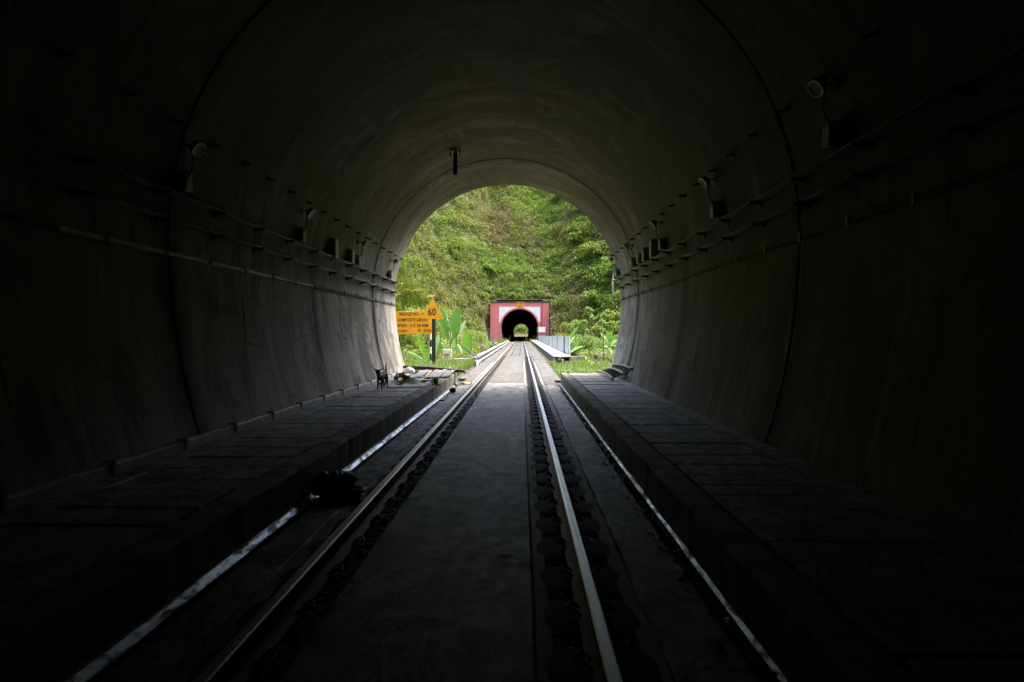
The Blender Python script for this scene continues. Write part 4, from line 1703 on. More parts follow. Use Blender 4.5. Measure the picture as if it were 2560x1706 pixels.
# --- hillside scrub: one mass of leaves over the whole slope
def hillside_scrub():
    pts, lens, wid = [], [], []
    dpts, dlen, dwid = [], [], []
    tries = 0
    k = 0
    while k < 14500 and tries < 90000:
        tries += 1
        y = random.uniform(84, 186)
        x = random.uniform(-.203 * y - 5, .157 * y + 5)
        if k > 11500:
            # thinner cover further out to both sides and on the banks of the valley
            if random.random() < .3:
                y = random.uniform(26, 84)
                x = random.choice((-1, 1)) * random.uniform(10, 14 + .25 * y)
            else:
                x = -.203 * y - random.uniform(5, 5 + .16 * y) if random.random() < .5 else .157 * y + random.uniform(5, 5 + .16 * y)
        if abs(x) < 6.6 and y < PORT + 1.5:
            continue
        z = gz(x, y)
        if z < -2.5 or (abs(x) < 8 and y < 112):
            continue
        nz = mnoise.noise(Vector((x * .07, y * .07, 5.0))) + .5 * mnoise.noise(Vector((x * .2, y * .2, 1.0)))
        dry = nz + .62 * (1 - abs(y - 143) / 17) - (.6 if x > 13 else 0) - .15
        r = random.uniform(.5, 1.5) * (1.0 if y > 110 else .8)
        big = y > 158 or x > 12
        if abs(x) < 7.0 and y < PORT + 5:
            r *= .6
        nl = int(40 + 36 * r)
        p = clump_points((x, y, z + r * .45), r, nl, RNG, .9)
        if dry > .30 + random.uniform(-.25, .25):
            dpts.append(p)
            dlen.append(RNG.uniform(.22, .55, len(p)))
            dwid.append(RNG.uniform(.07, .17, len(p)))
        else:
            pts.append(p)
            s = 1.35 if big else 1.0
            lens.append(RNG.uniform(.20, .48, len(p)) * s)
            wid.append(RNG.uniform(.09, .21, len(p)) * s)
        k += 1
    for _ in range(70):
        x, y = random.uniform(-7.5, 7.5), PORT + random.uniform(1.35, 2.4)
        p = clump_points((x, y, gz(x, y) + .15), random.uniform(.3, .6), 40, RNG, .8)
        pts.append(p)
        lens.append(RNG.uniform(.2, .42, len(p)))
        wid.append(RNG.uniform(.08, .18, len(p)))
    v = leaf_arrays(np.concatenate(pts), np.concatenate(lens), np.concatenate(wid), RNG)
    o = leaf_obj('hillside_scrub', v, M['scrub'])
    tag(o, 'dense green scrub covering the hillside above the portal', 'scrub', kind='stuff')
    v = leaf_arrays(np.concatenate(dpts), np.concatenate(dlen), np.concatenate(dwid), RNG, up=.5, droop=.4)
    o = leaf_obj('dry_scrub', v, M['scrubdry'])
    tag(o, 'olive brown half dry scrub across the middle of the hillside', 'scrub', kind='stuff')
    # stems and dry grass
    B, H = [], []
    for _ in range(14000):
        y = random.uniform(100, 168)
        x = random.uniform(-.203 * y - 5, .157 * y + 5)
        if abs(x) < 6.6 and y < PORT + 1.6:
            continue
        z = gz(x, y)
        if z < 0 or mnoise.noise(Vector((x * .09, y * .09, 2.0))) < -.1:
            continue
        B.append((x, y, z))
        H.append(random.uniform(.9, 2.6))
    v = blade_arrays(np.array(B), np.array(H), .055, RNG, .6)
    o = blade_obj('dry_grass', v, M['drygrass'])
    tag(o, 'thin dry stems standing among the scrub of the hillside', 'dry grass', kind='stuff')
    B = np.array([b for b in B for _ in range(2)])
    B = B + RNG.normal(size=B.shape) * np.array([1.2, 1.2, 0])
    B[:, 2] = [gz(b[0], b[1]) for b in B]
    v = blade_arrays(B, RNG.uniform(.9, 2.3, len(B)), .09, RNG, .9)
    o = blade_obj('tall_grass', v, M['reed'])
    tag(o, 'tall yellow green grass growing through the scrub of the hillside', 'grass', kind='stuff')


hillside_scrub()


def tree(x, y, h, cr, label, group=None, leafm='treeleaf', leaf=(.35, .6), n=1300, bark='trunk', lean=0.0, name='tree', clumps=11, zb=None, asp=.5):
    z = gz(x, y) - .2 if zb is None else zb
    t = thing(name, label, 'tree' if name != 'shrub' else 'shrub', (x, y, z), 0, group)
    tr = MB()
    top = Vector((x + lean, y, z + h))
    base = Vector((x, y, z))
    tr.tube([base, base.lerp(top, .4) + Vector((random.uniform(-.1, .1), 0, 0)) * h * .3, base.lerp(top, .75), top], [.035 * h * .6 + .04, .028 * h * .6 + .03, .04 + .008 * h, .02], 7)
    cen = []
    for k in range(clumps):
        a = random.uniform(0, 2 * PI)
        rr = cr * random.uniform(.15, .85)
        c = Vector((x + lean * .8 + rr * math.cos(a), y + rr * math.sin(a) * .9, z + h * .55 + (h * .5) * random.random() * (1 - .4 * rr / cr)))
        cen.append(c)
        if k < 6:
            s = base.lerp(top, random.uniform(.45, .75))
            tr.tube([s, s.lerp(c, .5) + Vector((0, 0, -.1)), c], [.03 + .006 * h, .02 + .003 * h, .012], 5)
    part('trunk', tr, M[bark], t, smooth=True)
    P = []
    for c in cen:
        P.append(clump_points(c, cr * random.uniform(.28, .48), n // clumps, RNG, .75))
    P = np.concatenate(P)
    v = leaf_arrays(P, RNG.uniform(leaf[0], leaf[1], len(P)), RNG.uniform(leaf[0], leaf[1], len(P)) * asp, RNG)
    leaf_obj('crown', v, M[leafm], (x, y, z), t)
    return t


# --- trees one can tell apart on the slope
LT = 'broad leaved tree with a rounded green crown among the trees high on the hillside'
for (x, y, h, cr) in ((-17, 160, 5.5, 3.2), (-10, 163, 6, 3.4), (-5, 158, 4.5, 2.8), (1.5, 166, 6.5, 3.4), (7, 160, 5.5, 3.2), (12, 164, 6, 3.4), (17, 158, 6, 3.2),
                     (22, 152, 6.5, 3.2), (15.5, 150, 5, 2.8), (-22, 154, 5, 3.0), (10, 152, 4.5, 2.5), (19, 144, 6, 3.0), (24, 142, 6, 3.2), (-28, 150, 5, 3), (5, 172, 6, 3.5), (-8, 174, 6, 3.6), (16, 172, 7, 3.6), (-18, 172, 6, 3.6)):
    tree(x, y, h, cr, LT, 'trees high on the hillside', 'treeleaf', (.35, .75), 1150)
LR = 'light green small leaved tree on the right flank of the hillside'
for (x, y, h, cr) in ((15, 128, 5.5, 2.4), (18.5, 120, 5, 2.4), (17, 136, 5, 2.4), (21, 130, 5.5, 2.6), (13.5, 118, 4.5, 2.0), (16.5, 110, 5, 2.2), (12.5, 136, 4, 1.9), (23, 122, 5, 2.6)):
    tree(x, y, h, cr, LR, 'light trees on the right flank', 'treelight', (.25, .5), 1200)
tree(17.6, 118, 9.5, 2.2, 'tall thin tree with a bare pale trunk at the right edge of the opening', None, 'treeleaf', (.3, .6), 700, 'palebark', .2, clumps=7)
tree(-6.5, 131, 2.8, 1.6, 'small pale umbrella shaped tree left of centre on the slope', None, 'treelight', (.4, .7), 420, 'palebark', clumps=6)
tree(-7.0, 108.0, 3.2, 2.2, 'round bright green bush left of the brick portal', None, 'treelight', (.2, .4), 1100, name='shrub', zb=-1.4)
tree(-8.8, 100.0, 3.0, 1.8, 'reddish green bush below the round bush left of the portal', None, 'scrub', (.2, .35), 700, name='shrub', zb=-2.6)
LS = 'leafy yellow green shrub on the slope right of the brick portal'
for (x, y, h, cr, zb) in ((9.8, 96, 5.2, 1.7, -1.5), (12.0, 90, 4.6, 1.6, -1.0), (14.0, 98, 4.5, 1.7, 0.5), (8.8, 106, 4.2, 1.5, -.5), (13.5, 84, 4.0, 1.5, -.5), (16.0, 92, 5, 1.8, .5), (11.5, 104, 4.5, 1.6, 1.5)):
    tree(x, y, h, cr, LS, 'yellow green shrubs right of the portal', 'treelight', (.22, .48), 800, name='shrub', zb=zb, clumps=8)
# dense green shrubs behind the right banana plants
LD = 'dense soft green shrub behind the grass on the right'
for (x, y, h, cr, zb) in ((5.3, 47, 2.6, 1.3, -1.3), (6.6, 45, 2.4, 1.2, -1.2), (7.9, 48, 2.8, 1.3, -1.2), (4.6, 50, 2.2, 1.0, -1.2), (9.0, 45, 2.8, 1.3, -1.0)):
    tree(x, y, h, cr, LD, 'dense shrubs on the right', 'grass', (.09, .2), 2600, name='shrub', zb=zb, clumps=16, asp=.4)
for (x, y, h, cr, zb) in ((-3.6, 70, 3.0, 1.7, -3.6), (-4.8, 84, 3.6, 1.9, -3.6), (-3.4, 56, 2.6, 1.2, -3.4), (-4.6, 96, 3.4, 1.8, -3.0)):
    tree(x, y, h, cr, 'green shrub growing up beside the left parapet of the bridge', 'shrubs beside the left parapet', 'scrub', (.15, .32), 900, name='shrub', zb=zb, clumps=9)


# --- bamboo clumps, lower left
def bamboo(x, y, h, spread, n, label, group):
    z = gz(x, y) - .2
    t = thing('bamboo_clump', label, 'bamboo', (x, y, z), 0, group)
    st = MB()
    P, D = [], []
    for k in range(n):
        a = random.uniform(0, 2 * PI)
        hh = h * random.uniform(.6, 1.05)
        bx_, by_ = x + random.uniform(-.6, .6), y + random.uniform(-.6, .6)
        ox, oy = math.cos(a) * spread, math.sin(a) * spread
        pts = [(bx_, by_, z), (bx_ + ox * .15, by_ + oy * .15, z + hh * .45), (bx_ + ox * .5, by_ + oy * .5, z + hh * .85), (bx_ + ox, by_ + oy, z + hh * .95), (bx_ + ox * 1.35, by_ + oy * 1.35, z + hh * .82)]
        st.tube(pts, [.05, .045, .03, .015, .008], 5)
        for q in range(16):
            tt = random.uniform(.12, 1.0)
            i = min(3, int(tt * 4))
            f = tt * 4 - i
            c = Vector(pts[i]).lerp(Vector(pts[i + 1]), f)
            m = random.randint(12, 26)
            cc = np.array(c) + RNG.normal(size=(m, 3)) * np.array([.42, .42, .26])
            P.append(cc)
    part('culms', st, M['culm'], t, smooth=True)
    P = np.concatenate(P)
    v = leaf_arrays(P, RNG.uniform(.3, .62, len(P)), RNG.uniform(.06, .12, len(P)), RNG, up=.5, droop=.45)
    leaf_obj('leaves', v, M['bambooleaf'], (x, y, z), t)


LB = 'feathery yellow green bamboo clump behind the signs on the left'
for (x, y, h, sp, n) in ((-9.6, 64, 9.5, 2.2, 14), (-11.8, 70, 10.0, 2.4, 14), (-8.4, 74, 8.4, 2.0, 13), (-12.0, 82, 9.5, 2.4, 14), (-9.0, 88, 8.0, 2.2, 12), (-14.0, 76, 10, 2.4, 14), (-6.6, 82, 6.2, 1.8, 11), (-7.4, 94, 6.5, 1.8, 11), (-12.5, 94, 8, 2.2, 12), (-7.6, 62, 6.5, 1.7, 12)):
    bamboo(x, y, h, sp, n, LB, 'bamboo clumps on the left')


# --- reeds with plumes, upper left
def reeds(x, y, h, n, spread, label, group, plumes=0):
    z = gz(x, y) - .1
    t = thing('reed_clump', label, 'reeds', (x, y, z), 0, group)
    B = np.stack([RNG.normal(x, spread, n), RNG.normal(y, spread, n), np.full(n, z)], 1)
    B[:, 2] = [gz(b[0], b[1]) - .1 for b in B]
    v = blade_arrays(B, RNG.uniform(h * .5, h, n), RNG.uniform(.06, .13, n), RNG, 1.0)
    blade_obj('blades', v, M['reed'], (x, y, z), t)
    if plumes:
        P = []
        for k in range(plumes):
            bx_, by_ = random.gauss(x, spread), random.gauss(y, spread * .5)
            a = random.uniform(-.3, 1.2)
            for q in range(60):
                s = q / 60
                P.append((bx_ + math.cos(a) * s * 1.1 + random.gauss(0, .07), by_ + random.gauss(0, .07), z + h * .85 + s * .9 - s * s * .5 + random.gauss(0, .05)))
        P = np.array(P)
        v = leaf_arrays(P, .28, .03, RNG, .2, .2)
        leaf_obj('plumes', v, M['plume'], (x, y, z), t)


LW = 'tall bright reed clump with tan plumes, upper left of the opening'
for (x, y, h, n, s, pl) in ((-18.5, 104, 4.6, 900, 1.3, 8), (-20.5, 100, 4.4, 900, 1.4, 3), (-16.2, 106, 4.4, 900, 1.2, 9), (-18.0, 98, 4.0, 800, 1.4, 0), (-15.2, 100, 3.6, 700, 1.2, 2), (-21.5, 106, 4.4, 800, 1.3, 4), (-14.0, 106, 3.4, 600, 1.1, 2), (-16.5, 95, 3.6, 700, 1.2, 0)):
    reeds(x, y, h, n, s, LW, 'reed clumps upper left', pl)

# scrub beyond the far tunnel
v = []
P = []
for _ in range(420):
    y = random.uniform(347.2, 372)
    x = random.uniform(-10, 10)
    P.append(clump_points((x, y, gz(x, y) + .8), random.uniform(1.0, 2.2), 30, RNG))
P = np.concatenate(P)
o = leaf_obj('far_scrub', leaf_arrays(P, RNG.uniform(.5, 1.2, len(P)), RNG.uniform(.3, .6, len(P)), RNG), M['treelight'])
tag(o, 'green scrub seen through the far tunnel exit', 'scrub', kind='stuff')


# --- grass at both sides of the near mouth
def grass_patch(name, label, boxes, mat='grass', w=(.012, .028)):
    B, H = [], []
    for (x0, x1, y0, y1, n, h0, h1, zc_) in boxes:
        for _ in range(n):
            x, y = random.uniform(x0, x1), random.uniform(y0, y1)
            dens = mnoise.noise(Vector((x * 1.3, y * 1.3, 4)))
            if dens < -.25:
                continue
            z = max(gz(x, y), -.4) if zc_ is None else zc_
            B.append((x, y, z - .03))
            H.append(random.uniform(h0, h1) * (1 + .5 * dens))
    v = blade_arrays(np.array(B), np.array(H), RNG.uniform(w[0], w[1], len(B)), RNG, .8)
    o = blade_obj(name, v, M[mat])
    tag(o, label, 'grass', kind='stuff')


# soil shoulders the grass grows on
sh = MB()


def shoulder(x0, x1, y0, y1, seed):
    def fn(u, v):
        x = x0 + (x1 - x0) * u
        y = y0 + (y1 - y0) * v
        e = min(1, 6 * min(u, 1 - u) + .0) if True else 1
        return (x, y, -.14 + .16 * min(1, 5 * min(u, 1 - u)) * min(1, 8 * min(v, 1 - v)) + .03 * mnoise.noise(Vector((x * 2, y * 2, seed))))
    sh.grid(fn, 12, 24)


shoulder(1.87, 4.6, MOUTH + .02, 34.5, 1)
shoulder(-4.9, -1.82, MOUTH + .02, 36, 2)
shoulder(4.5, 12, MOUTH + .8, 40, 3)
shoulder(-13, -4.8, MOUTH + .8, 40, 4)
solo('earth_shoulder', sh, M['soil'], 'earth shoulder under the grass at both sides of the track', 'ground', kind='structure', smooth=True, fix=False)
grass_patch('grass_verge', 'bright green grass growing right and left of the track outside the tunnel', [
    (1.92, 5.0, 20.9, 33.8, 9000, .10, .30, .0), (3.2, 5.6, 27, 34, 2500, .15, .42, .0), (5, 9, 24, 40, 2500, .2, .5, .0),
    (-4.6, -2.0, 22.0, 33.4, 6500, .18, .48, .0), (-3.4, -1.95, 23, 32.5, 2600, .15, .5, .0), (-9, -4.5, 24, 38, 3000, .3, .7, .0),
    (-2.6, -2.2, 34, 50, 700, .3, .9, -.5), (3.4, 4.4, 34, 44, 700, .2, .6, -.3),
    (-3.9, -2.2, 112, 125, 1600, .3, 1.0, -.1), (1.98, 3.7, 113, 125.3, 1600, .3, .9, -.1), (1.97, 2.24, 100, 113, 300, .2, .6, -.1)])
# broad weeds near the right walkway end
P = []
for _ in range(240):
    x, y = random.uniform(1.95, 4.4), random.uniform(20.9, 27)
    P.append(clump_points((x, y, .08), random.uniform(.08, .2), 14, RNG, .7))
P = np.concatenate(P)
o = leaf_obj('low_weeds', leaf_arrays(P, RNG.uniform(.05, .11, len(P)), RNG.uniform(.03, .07, len(P)), RNG), M['grass'])
tag(o, 'low round leaved weeds in the grass beyond the right walkway', 'weeds', kind='stuff')


# leafy undergrowth behind the grass
P = []
for _ in range(420):
    if random.random() < .6:
        x, y = random.uniform(-7.5, -2.5), random.uniform(33.9, 44)
    else:
        x, y = random.uniform(3.6, 8.5), random.uniform(34.5, 43)
    P.append(clump_points((x, y, max(gz(x, y), -1.2) + random.uniform(.1, .6)), random.uniform(.18, .45), 34, RNG, .9))
P = np.concatenate(P)
o = leaf_obj('undergrowth', leaf_arrays(P, RNG.uniform(.10, .26, len(P)), RNG.uniform(.035, .09, len(P)), RNG, .6, .4), M['scrub'])
tag(o, 'tangled leafy undergrowth behind the grass on both sides of the bridge end', 'undergrowth', kind='stuff')


# --- banana plants
def banana_leaf(root, base, tip, width, side=(1, 0, 0), bow=.25, fold=.25, wav=.03, mat='banana', tears=0, roundtip=False, seed=0):
    """a long blade from base to tip, bowed upward by bow, folded along the midrib; torn along the veins"""
    base, tip = Vector(base), Vector(tip)
    width *= .86
    ax = tip - base
    L = ax.length
    s = Vector(side)
    s = (s - ax.normalized() * s.dot(ax.normalized())).normalized()
    up = s.cross(ax.normalized())
    if up.z < 0 and abs(up.z) > .3:
        up = -up
    nu = 22
    rnd = random.Random(seed)
    tears = max(tears, rnd.choice((1, 2, 3)))
    cut = set(rnd.sample(range(4, nu - 3), tears))
    mb = MB()
    rows = []
    for i in range(nu):
        t = i / (nu - 1)
        c = base + ax * t + Vector((0, 0, 1)) * bow * L * math.sin(PI * t * .9)
        if roundtip:
            w = width * .5 * min(1, (t * 7) ** .5) * (1 if t < .86 else math.sqrt(max(.02, 1 - ((t - .86) / .14) ** 2)))
        else:
            w = width * .5 * (math.sin(PI * min(1, t * 1.08 + .02)) ** .55 if t < .93 else max(.04, (1 - t) / .07 * .55))
        wv = wav * math.sin(i * 1.9 + seed) + .02 * rnd.uniform(-1, 1)
        rows.append((c, w, wv))
    for sgn in (-1, 1):
        for i in range(nu - 1):
            (c0, w0, v0), (c1, w1, v1) = rows[i], rows[i + 1]
            k0 = k1 = 1.0
            if i in cut:
                k1 = .55
            if i - 1 in cut:
                k0 = .62
            q = []
            for (c, w, vv, k) in ((c0, w0, v0, k0), (c1, w1, v1, k1)):
                q.append((c, c + s * (sgn * w * .5 * k) - up * (fold * w * .35), c + s * (sgn * w * k) - up * (fold * w * 1.0) + up * vv * w * 4))
            mb.add([q[0][0], q[0][1], q[0][2], q[1][0], q[1][1], q[1][2]], [(0, 1, 4, 3), (1, 2, 5, 4)])
    bm = bmesh.new()
    vv = [bm.verts.new(p) for p in mb.v]
    for f in mb.f:
        bm.faces.new([vv[i] for i in f])
    bmesh.ops.remove_doubles(bm, verts=bm.verts, dist=1e-4)
    bm.verts.index_update()
    m2 = MB()
    m2.v = [tuple(q.co) for q in bm.verts]
    m2.f = [tuple(q.index for q in f.verts) for f in bm.faces]
    bm.free()
    rib = MB()
    rib.tube([rows[i][0] + up * .004 for i in range(0, nu, 3)], [max(.004, .016 * (1 - i / nu)) for i in range(0, nu, 3)], 5)
    o = part('leaf', m2, M[mat], root, smooth=True)
    part('midrib', rib, M['bananastem'], root, parent=o)


def banana(label, u, d, leaves, stem_h=.6, zb=-.05):
    x = WX(u, d)
    t = thing('banana_plant', label, 'banana plant', (x, d, zb))
    st = MB()
    st.tube([(x, d, zb), (x + .01, d, zb + stem_h * .6), (x, d, zb + stem_h)], [.075, .062, .045], 10)
    part('stem', st, M['bananastem'], t, smooth=True)
    for k, (b, e, w, kw) in enumerate(leaves):
        bb = Vector((WX(b[0], b[2]), b[2], WZ(b[1], b[2])))
        ee = Vector((WX(e[0], e[2]), e[2], WZ(e[1], e[2])))
        pet = MB()
        pet.tube([(x, d, zb + stem_h * .9), (Vector((x, d, zb + stem_h)) + bb) * .5 + Vector((0, 0, -.03)), bb], [.03, .024, .016], 6)
        part('leaf_stalk', pet, M['bananastem'], t, smooth=True)
        banana_leaf(t, bb, ee, w, seed=k * 3 + int(u), **kw)


D0 = 36.0
banana('large banana plant with tall upright leaves between the signs and the bridge', 1127, D0, [
    ((1130, 888, D0), (1150.5, 753, D0 + .3), .47, dict(bow=.02, fold=.5, tears=2)),
    ((1128, 830, D0 + .3), (1134.5, 764, D0 + .5), .36, dict(bow=.03, fold=.3)),
    ((1122, 852, D0 + .2), (1105.5, 768, D0 + .4), .36, dict(bow=.05, fold=.4, tears=2)),
    ((1122, 826, D0 + .3), (1108.0, 772, D0 + .7), .30, dict(bow=.06, fold=.2, mat='bananapale', tears=5)),
    ((1121, 850, D0 - .1), (1093.5, 797, D0 - .3), .42, dict(bow=.08, fold=.35)),
    ((1138, 846, D0 - .1), (1148.0, 802, D0 - .1), .34, dict(bow=.05, fold=.4, tears=2)),
    ((1146, 836, D0 + .3), (1165.5, 801, D0 + .6), .28, dict(bow=.06, fold=.3, mat='bananapale')),
    ((1126, 894, D0 - .6), (1137, 846, D0 - .7), .34, dict(bow=.03, fold=.5, mat='bananapale')),
    ((1120, 872, D0 - .8), (1102, 846, D0 - 1.0), .20, dict(bow=.1, fold=.3, mat='bananapale')),
    ((1142, 862, D0 - .6), (1155, 893, D0 - .9), .24, dict(bow=.15, fold=.5, mat='bananapale', tears=3)),
], .9)
banana('banana shoot with a rounded paddle leaf standing right of the large banana plant', 1168, D0 - .5, [
    ((1166, 891, D0 - .5), (1165, 831, D0 - .5), .50, dict(bow=.01, fold=.08, mat='bananabright', roundtip=True)),
    ((1174, 888, D0 - .2), (1176, 829, D0 - .1), .25, dict(bow=.02, fold=.25)),
], .3)
D1 = 33.8
banana('banana shoot behind the black posts with one broad pale leaf', 1090, D1 + 1, [
    ((1092, 892, D1 + 1), (1096, 830, D1 + 1), .36, dict(bow=.02, fold=.3, mat='bananapale')),
    ((1095, 896, D1 + .8), (1101, 848, D1 + .8), .24, dict(bow=.03, fold=.4)),
    ((1097, 888, D1 + .9), (1110, 868, D1 + .9), .13, dict(bow=.05, fold=.4, mat='bananapale')),
], .3)
banana('young banana plant with one bright upright leaf left of the posts', 1074, D1, [
    ((1074, 905, D1), (1041, 836, D1), .46, dict(bow=-.04, fold=.15, mat='bananabright')),
    ((1072, 912, D1 - .3), (1008, 879, D1 - .6), .24, dict(bow=.08, fold=.5, mat='bananapale')),
    ((1071, 914, D1 - .3), (1012, 898, D1 - .8), .20, dict(bow=.06, fold=.5, mat='bananapale')),
    ((1068, 913, D1 - .5), (1030, 921, D1 - 1.0), .14, dict(bow=.25, fold=.5, mat='bananapale')),
], .25)
banana('banana plant rising behind the near end of the white sheet fence', 1424, 40.0, [
    ((1420, 853, 40), (1447, 815, 40.4), .30, dict(bow=.03, fold=.35)),
    ((1424, 858, 40.2), (1436, 842, 40.5), .22, dict(bow=.05, fold=.3, mat='bananapale', tears=2)),
    ((1440, 866, 41), (1447, 845, 41), .18, dict(bow=.03, fold=.3, mat='bananabright')),
], .8, -.4)
banana('drooping pale banana leaf plant beside the end of the fence', 1424, 36.4, [
    ((1423, 882, 36.4), (1462, 868, 36.0), .27, dict(bow=.14, fold=.35, mat='bananapale', tears=8)),
], .4, -.1)
banana('banana plant with a fan of leaves beside the right tunnel wall', 1518, 37.0, [
    ((1517, 858, 37), (1500, 832, 36.8), .26, dict(bow=.07, fold=.4, mat='bananapale')),
    ((1519, 856, 37), (1518, 827, 37.2), .30, dict(bow=.02, fold=.25, mat='bananabright')),
    ((1521, 856, 37), (1531, 825, 37.2), .27, dict(bow=.02, fold=.25, mat='bananabright')),
    ((1522, 858, 37), (1544, 836, 37), .20, dict(bow=.06, fold=.4)),
    ((1524, 864, 36.8), (1542, 851, 36.6), .22, dict(bow=.1, fold=.4, mat='bananapale')),
    ((1524, 866, 36.6), (1541, 866, 36.4), .22, dict(bow=.16, fold=.4, mat='bananapale')),
    ((1522, 870, 36.5), (1528, 892, 36.0), .26, dict(bow=.2, fold=.5, mat='bananapale')),
    ((1515, 870, 36.6), (1510, 870, 36.0), .30, dict(bow=.2, fold=.3, mat='bananapale')),
], .8, -.3)
banana('small banana shoot in the dark hollow behind the scrap wood', 1490, 35.5, [
    ((1487, 890, 35.5), (1478, 881, 35.4), .17, dict(bow=.03, fold=.3, mat='bananapale')),
    ((1503, 874, 35.8), (1486, 876, 35.6), .12, dict(bow=.1, fold=.3, mat='bananapale')),
], .15, .0)

# ------------------------------------------------------------------ things on the left walkway
ZW = .337
# timber bundle across the end of the walkway
t = thing('timber_bundle', 'bundle of dark wet poles lying across the end of the left walkway', 'poles', (-2.3, 20.35, .42))
for k in range(7):
    mb = MB()
    r = random.uniform(.035, .05)
    oy, oz = random.uniform(-.11, .11), random.uniform(0, .075)
    mb.tube([(-3.38 + random.uniform(0, .15), 20.32 + oy, .47 + oz), (-2.5, 20.33 + oy, .455 + oz * .9), (-1.45 + random.uniform(-.1, .2), 20.3 + oy * 1.7, .385 + (k - 3) * .013)], [r, r * .95, r * .75], 8)
    part('pole', mb, M['wood'], t, smooth=True)
mb = MB()
mb.tube([(-1.86, 20.33 + .17 * math.cos(a), .45 + .085 * math.sin(a)) for a in [2 * PI * i / 12 for i in range(13)]], .010, 5)
part('tie', mb, M['paleboard'], t)

near_u = [1034, 1047, 1060, 1072, 1083, 1094, 1106, 1113]
far_u = [1053, 1066, 1078, 1090, 1100, 1110, 1121, 1132]
for k in range(8):
    d0 = 17.75 + random.uniform(-.15, .15) + (.0 if k < 6 else .3)
    d1 = 19.7 + random.uniform(-.1, .1)
    p = Vector((WX(near_u[k], d0), d0, ZW + .02 + .02 * (k % 2)))
    q = Vector((WX(far_u[k], d1), d1, ZW + .115 + .02 * (k % 2)))
    mb = MB()
    dv = q - p
    rot = dv.to_track_quat('Y', 'Z').to_euler()
    w = random.uniform(.105, .15)
    mb.obox((p + q) * .5, (w, dv.length, .022), (rot.x, rot.y + random.uniform(-.24, .24), rot.z + random.uniform(-.03, .03)), .004, .008)
    solo('plank', mb, M['plankwarm'] if k in (2, 3) else M['plank'],
         'reddish grey plank in the row drying on the left walkway' if k in (2, 3) else 'blue grey weathered plank in the row drying on the left walkway', 'plank',
         'reddish planks on the left walkway' if k in (2, 3) else 'grey planks on the left walkway', loc=(p + q) * .5)
for k, (a, b) in enumerate((((-1.72, 20.25, .352), (-1.22, 20.35, .345)), ((-1.75, 20.05, .375), (-1.30, 20.1, .372)))):
    p, q = Vector(a), Vector(b)
    mb = MB()
    rot = (q - p).to_track_quat('Y', 'Z').to_euler()
    mb.obox((p + q) * .5, (.15, (q - p).length, .02), rot, .003, .004)
    solo('board_offcut', mb, M['plank'], ('lower', 'upper')[k] + ' short grey board jutting over the drain at the walkway end', 'board', loc=(p + q) * .5)
b = MB()
b.obox((-2.5, 19.75, ZW + .05), (1.6, .09, .09), (0, 0, .02), .008)
solo('wood_bearer', b, M['wood'], 'dark timber bearer under the far ends of the planks', 'beam', loc=(-2.5, 19.75, ZW))

b = MB()
b.blob((-3.02, 19.4, ZW + .11), (.17, .15, .12), .28, 2.6, 3, 7, ZW)
solo('plastic_bag', b, M['bagwhite'], 'crumpled white plastic bag against the left wall behind the bottle', 'bag', loc=(-3.02, 19.4, ZW), smooth=True)
b = MB()
b.blob((-3.08, 18.3, ZW + .06), (.13, .12, .075), .5, 4, 3, 3, ZW)
solo('brown_rag', b, M['brownstuff'], 'crumpled brown rag at the foot of the left wall', 'rag', loc=(-3.08, 18.3, ZW))
b = MB()
b.obox((-2.92, 18.3, ZW + .06), (.16, .3, .035), (.12, .1, -.6), .004)
solo('wood_block', b, M['paleboard'], 'short pale board beside the white bag', 'board', loc=(-2.92, 18.3, ZW))
b = MB()
pts = [(-.15, 0), (.15, 0), (.135, .05), (.02, .15), (-.10, .185), (-.145, .16)]
b.add([(-2.60 + x, 16.75, ZW + z) for x, z in pts] + [(-2.58 + x, 16.9, ZW + z * .95) for x, z in pts],
      [tuple(range(6)), tuple(range(11, 5, -1))] + [(i, (i + 1) % 6, 6 + (i + 1) % 6, 6 + i) for i in range(6)])
solo('brown_slab', b, M['card'], 'brown slab standing on edge behind the green leaf', 'slab', loc=(-2.6, 16.8, ZW))
b = MB()
b.obox((-2.80, 16.55, ZW + .055), (.11, .62, .02), (.10, .0, -.32), .003)
solo('white_board', b, M['paleboard'], 'long white board leaning behind the water bottle', 'board', loc=(-2.8, 16.5, ZW))
b = MB()
b.obox((-3.02, 15.75, ZW + .085), (.24, .13, .02), (0, .30, .3), .003)
b.obox((-3.06, 15.8, ZW + .03), (.2, .12, .05), (0, 0, .2), .004, .01)
solo('wood_scrap', b, M['paleboard'], 'short pale scrap of wood between the dog and the bottle', 'wood scrap', loc=(-3.02, 15.75, ZW))
b = MB()
b.blob((-2.93, 16.9, ZW + .07), (.07, .07, .08), .3, 3, 2, 5, ZW)
solo('dark_stone', b, M['muck'], 'small dark stone behind the water bottle', 'stone', loc=(-2.93, 16.9, ZW))

# bottle
bx0, by0 = -2.73, 16.0
t = thing('water_bottle', 'clear plastic water bottle with a dark label standing on the left walkway', 'bottle', (bx0, by0, ZW))
b = MB()
b.lathe([(.030, 0), (.041, .008), (.042, .06), (.039, .075), (.042, .09), (.042, .19), (.040, .215), (.028, .25), (.015, .272), (.014, .288)], (bx0, by0, ZW), 18)
part('bottle_body', b, M['bottle'], t, smooth=True)
b = MB()
b.lathe([(.0165, .286), (.0168, .305), (.014, .309)], (bx0, by0, ZW), 14)
part('cap', b, plain('dark_green_cap', (.03, .09, .09), (.02, .06, .06), 9, .5), t)
b = MB()
b.lathe([(.0428, .115), (.0428, .178)], (bx0, by0, ZW), 18)
part('label_band', b, plain('dark_label', (.035, .05, .07), (.16, .19, .22), 14, .5), t)

# fallen green leaf, crumpled along its length
b = MB()


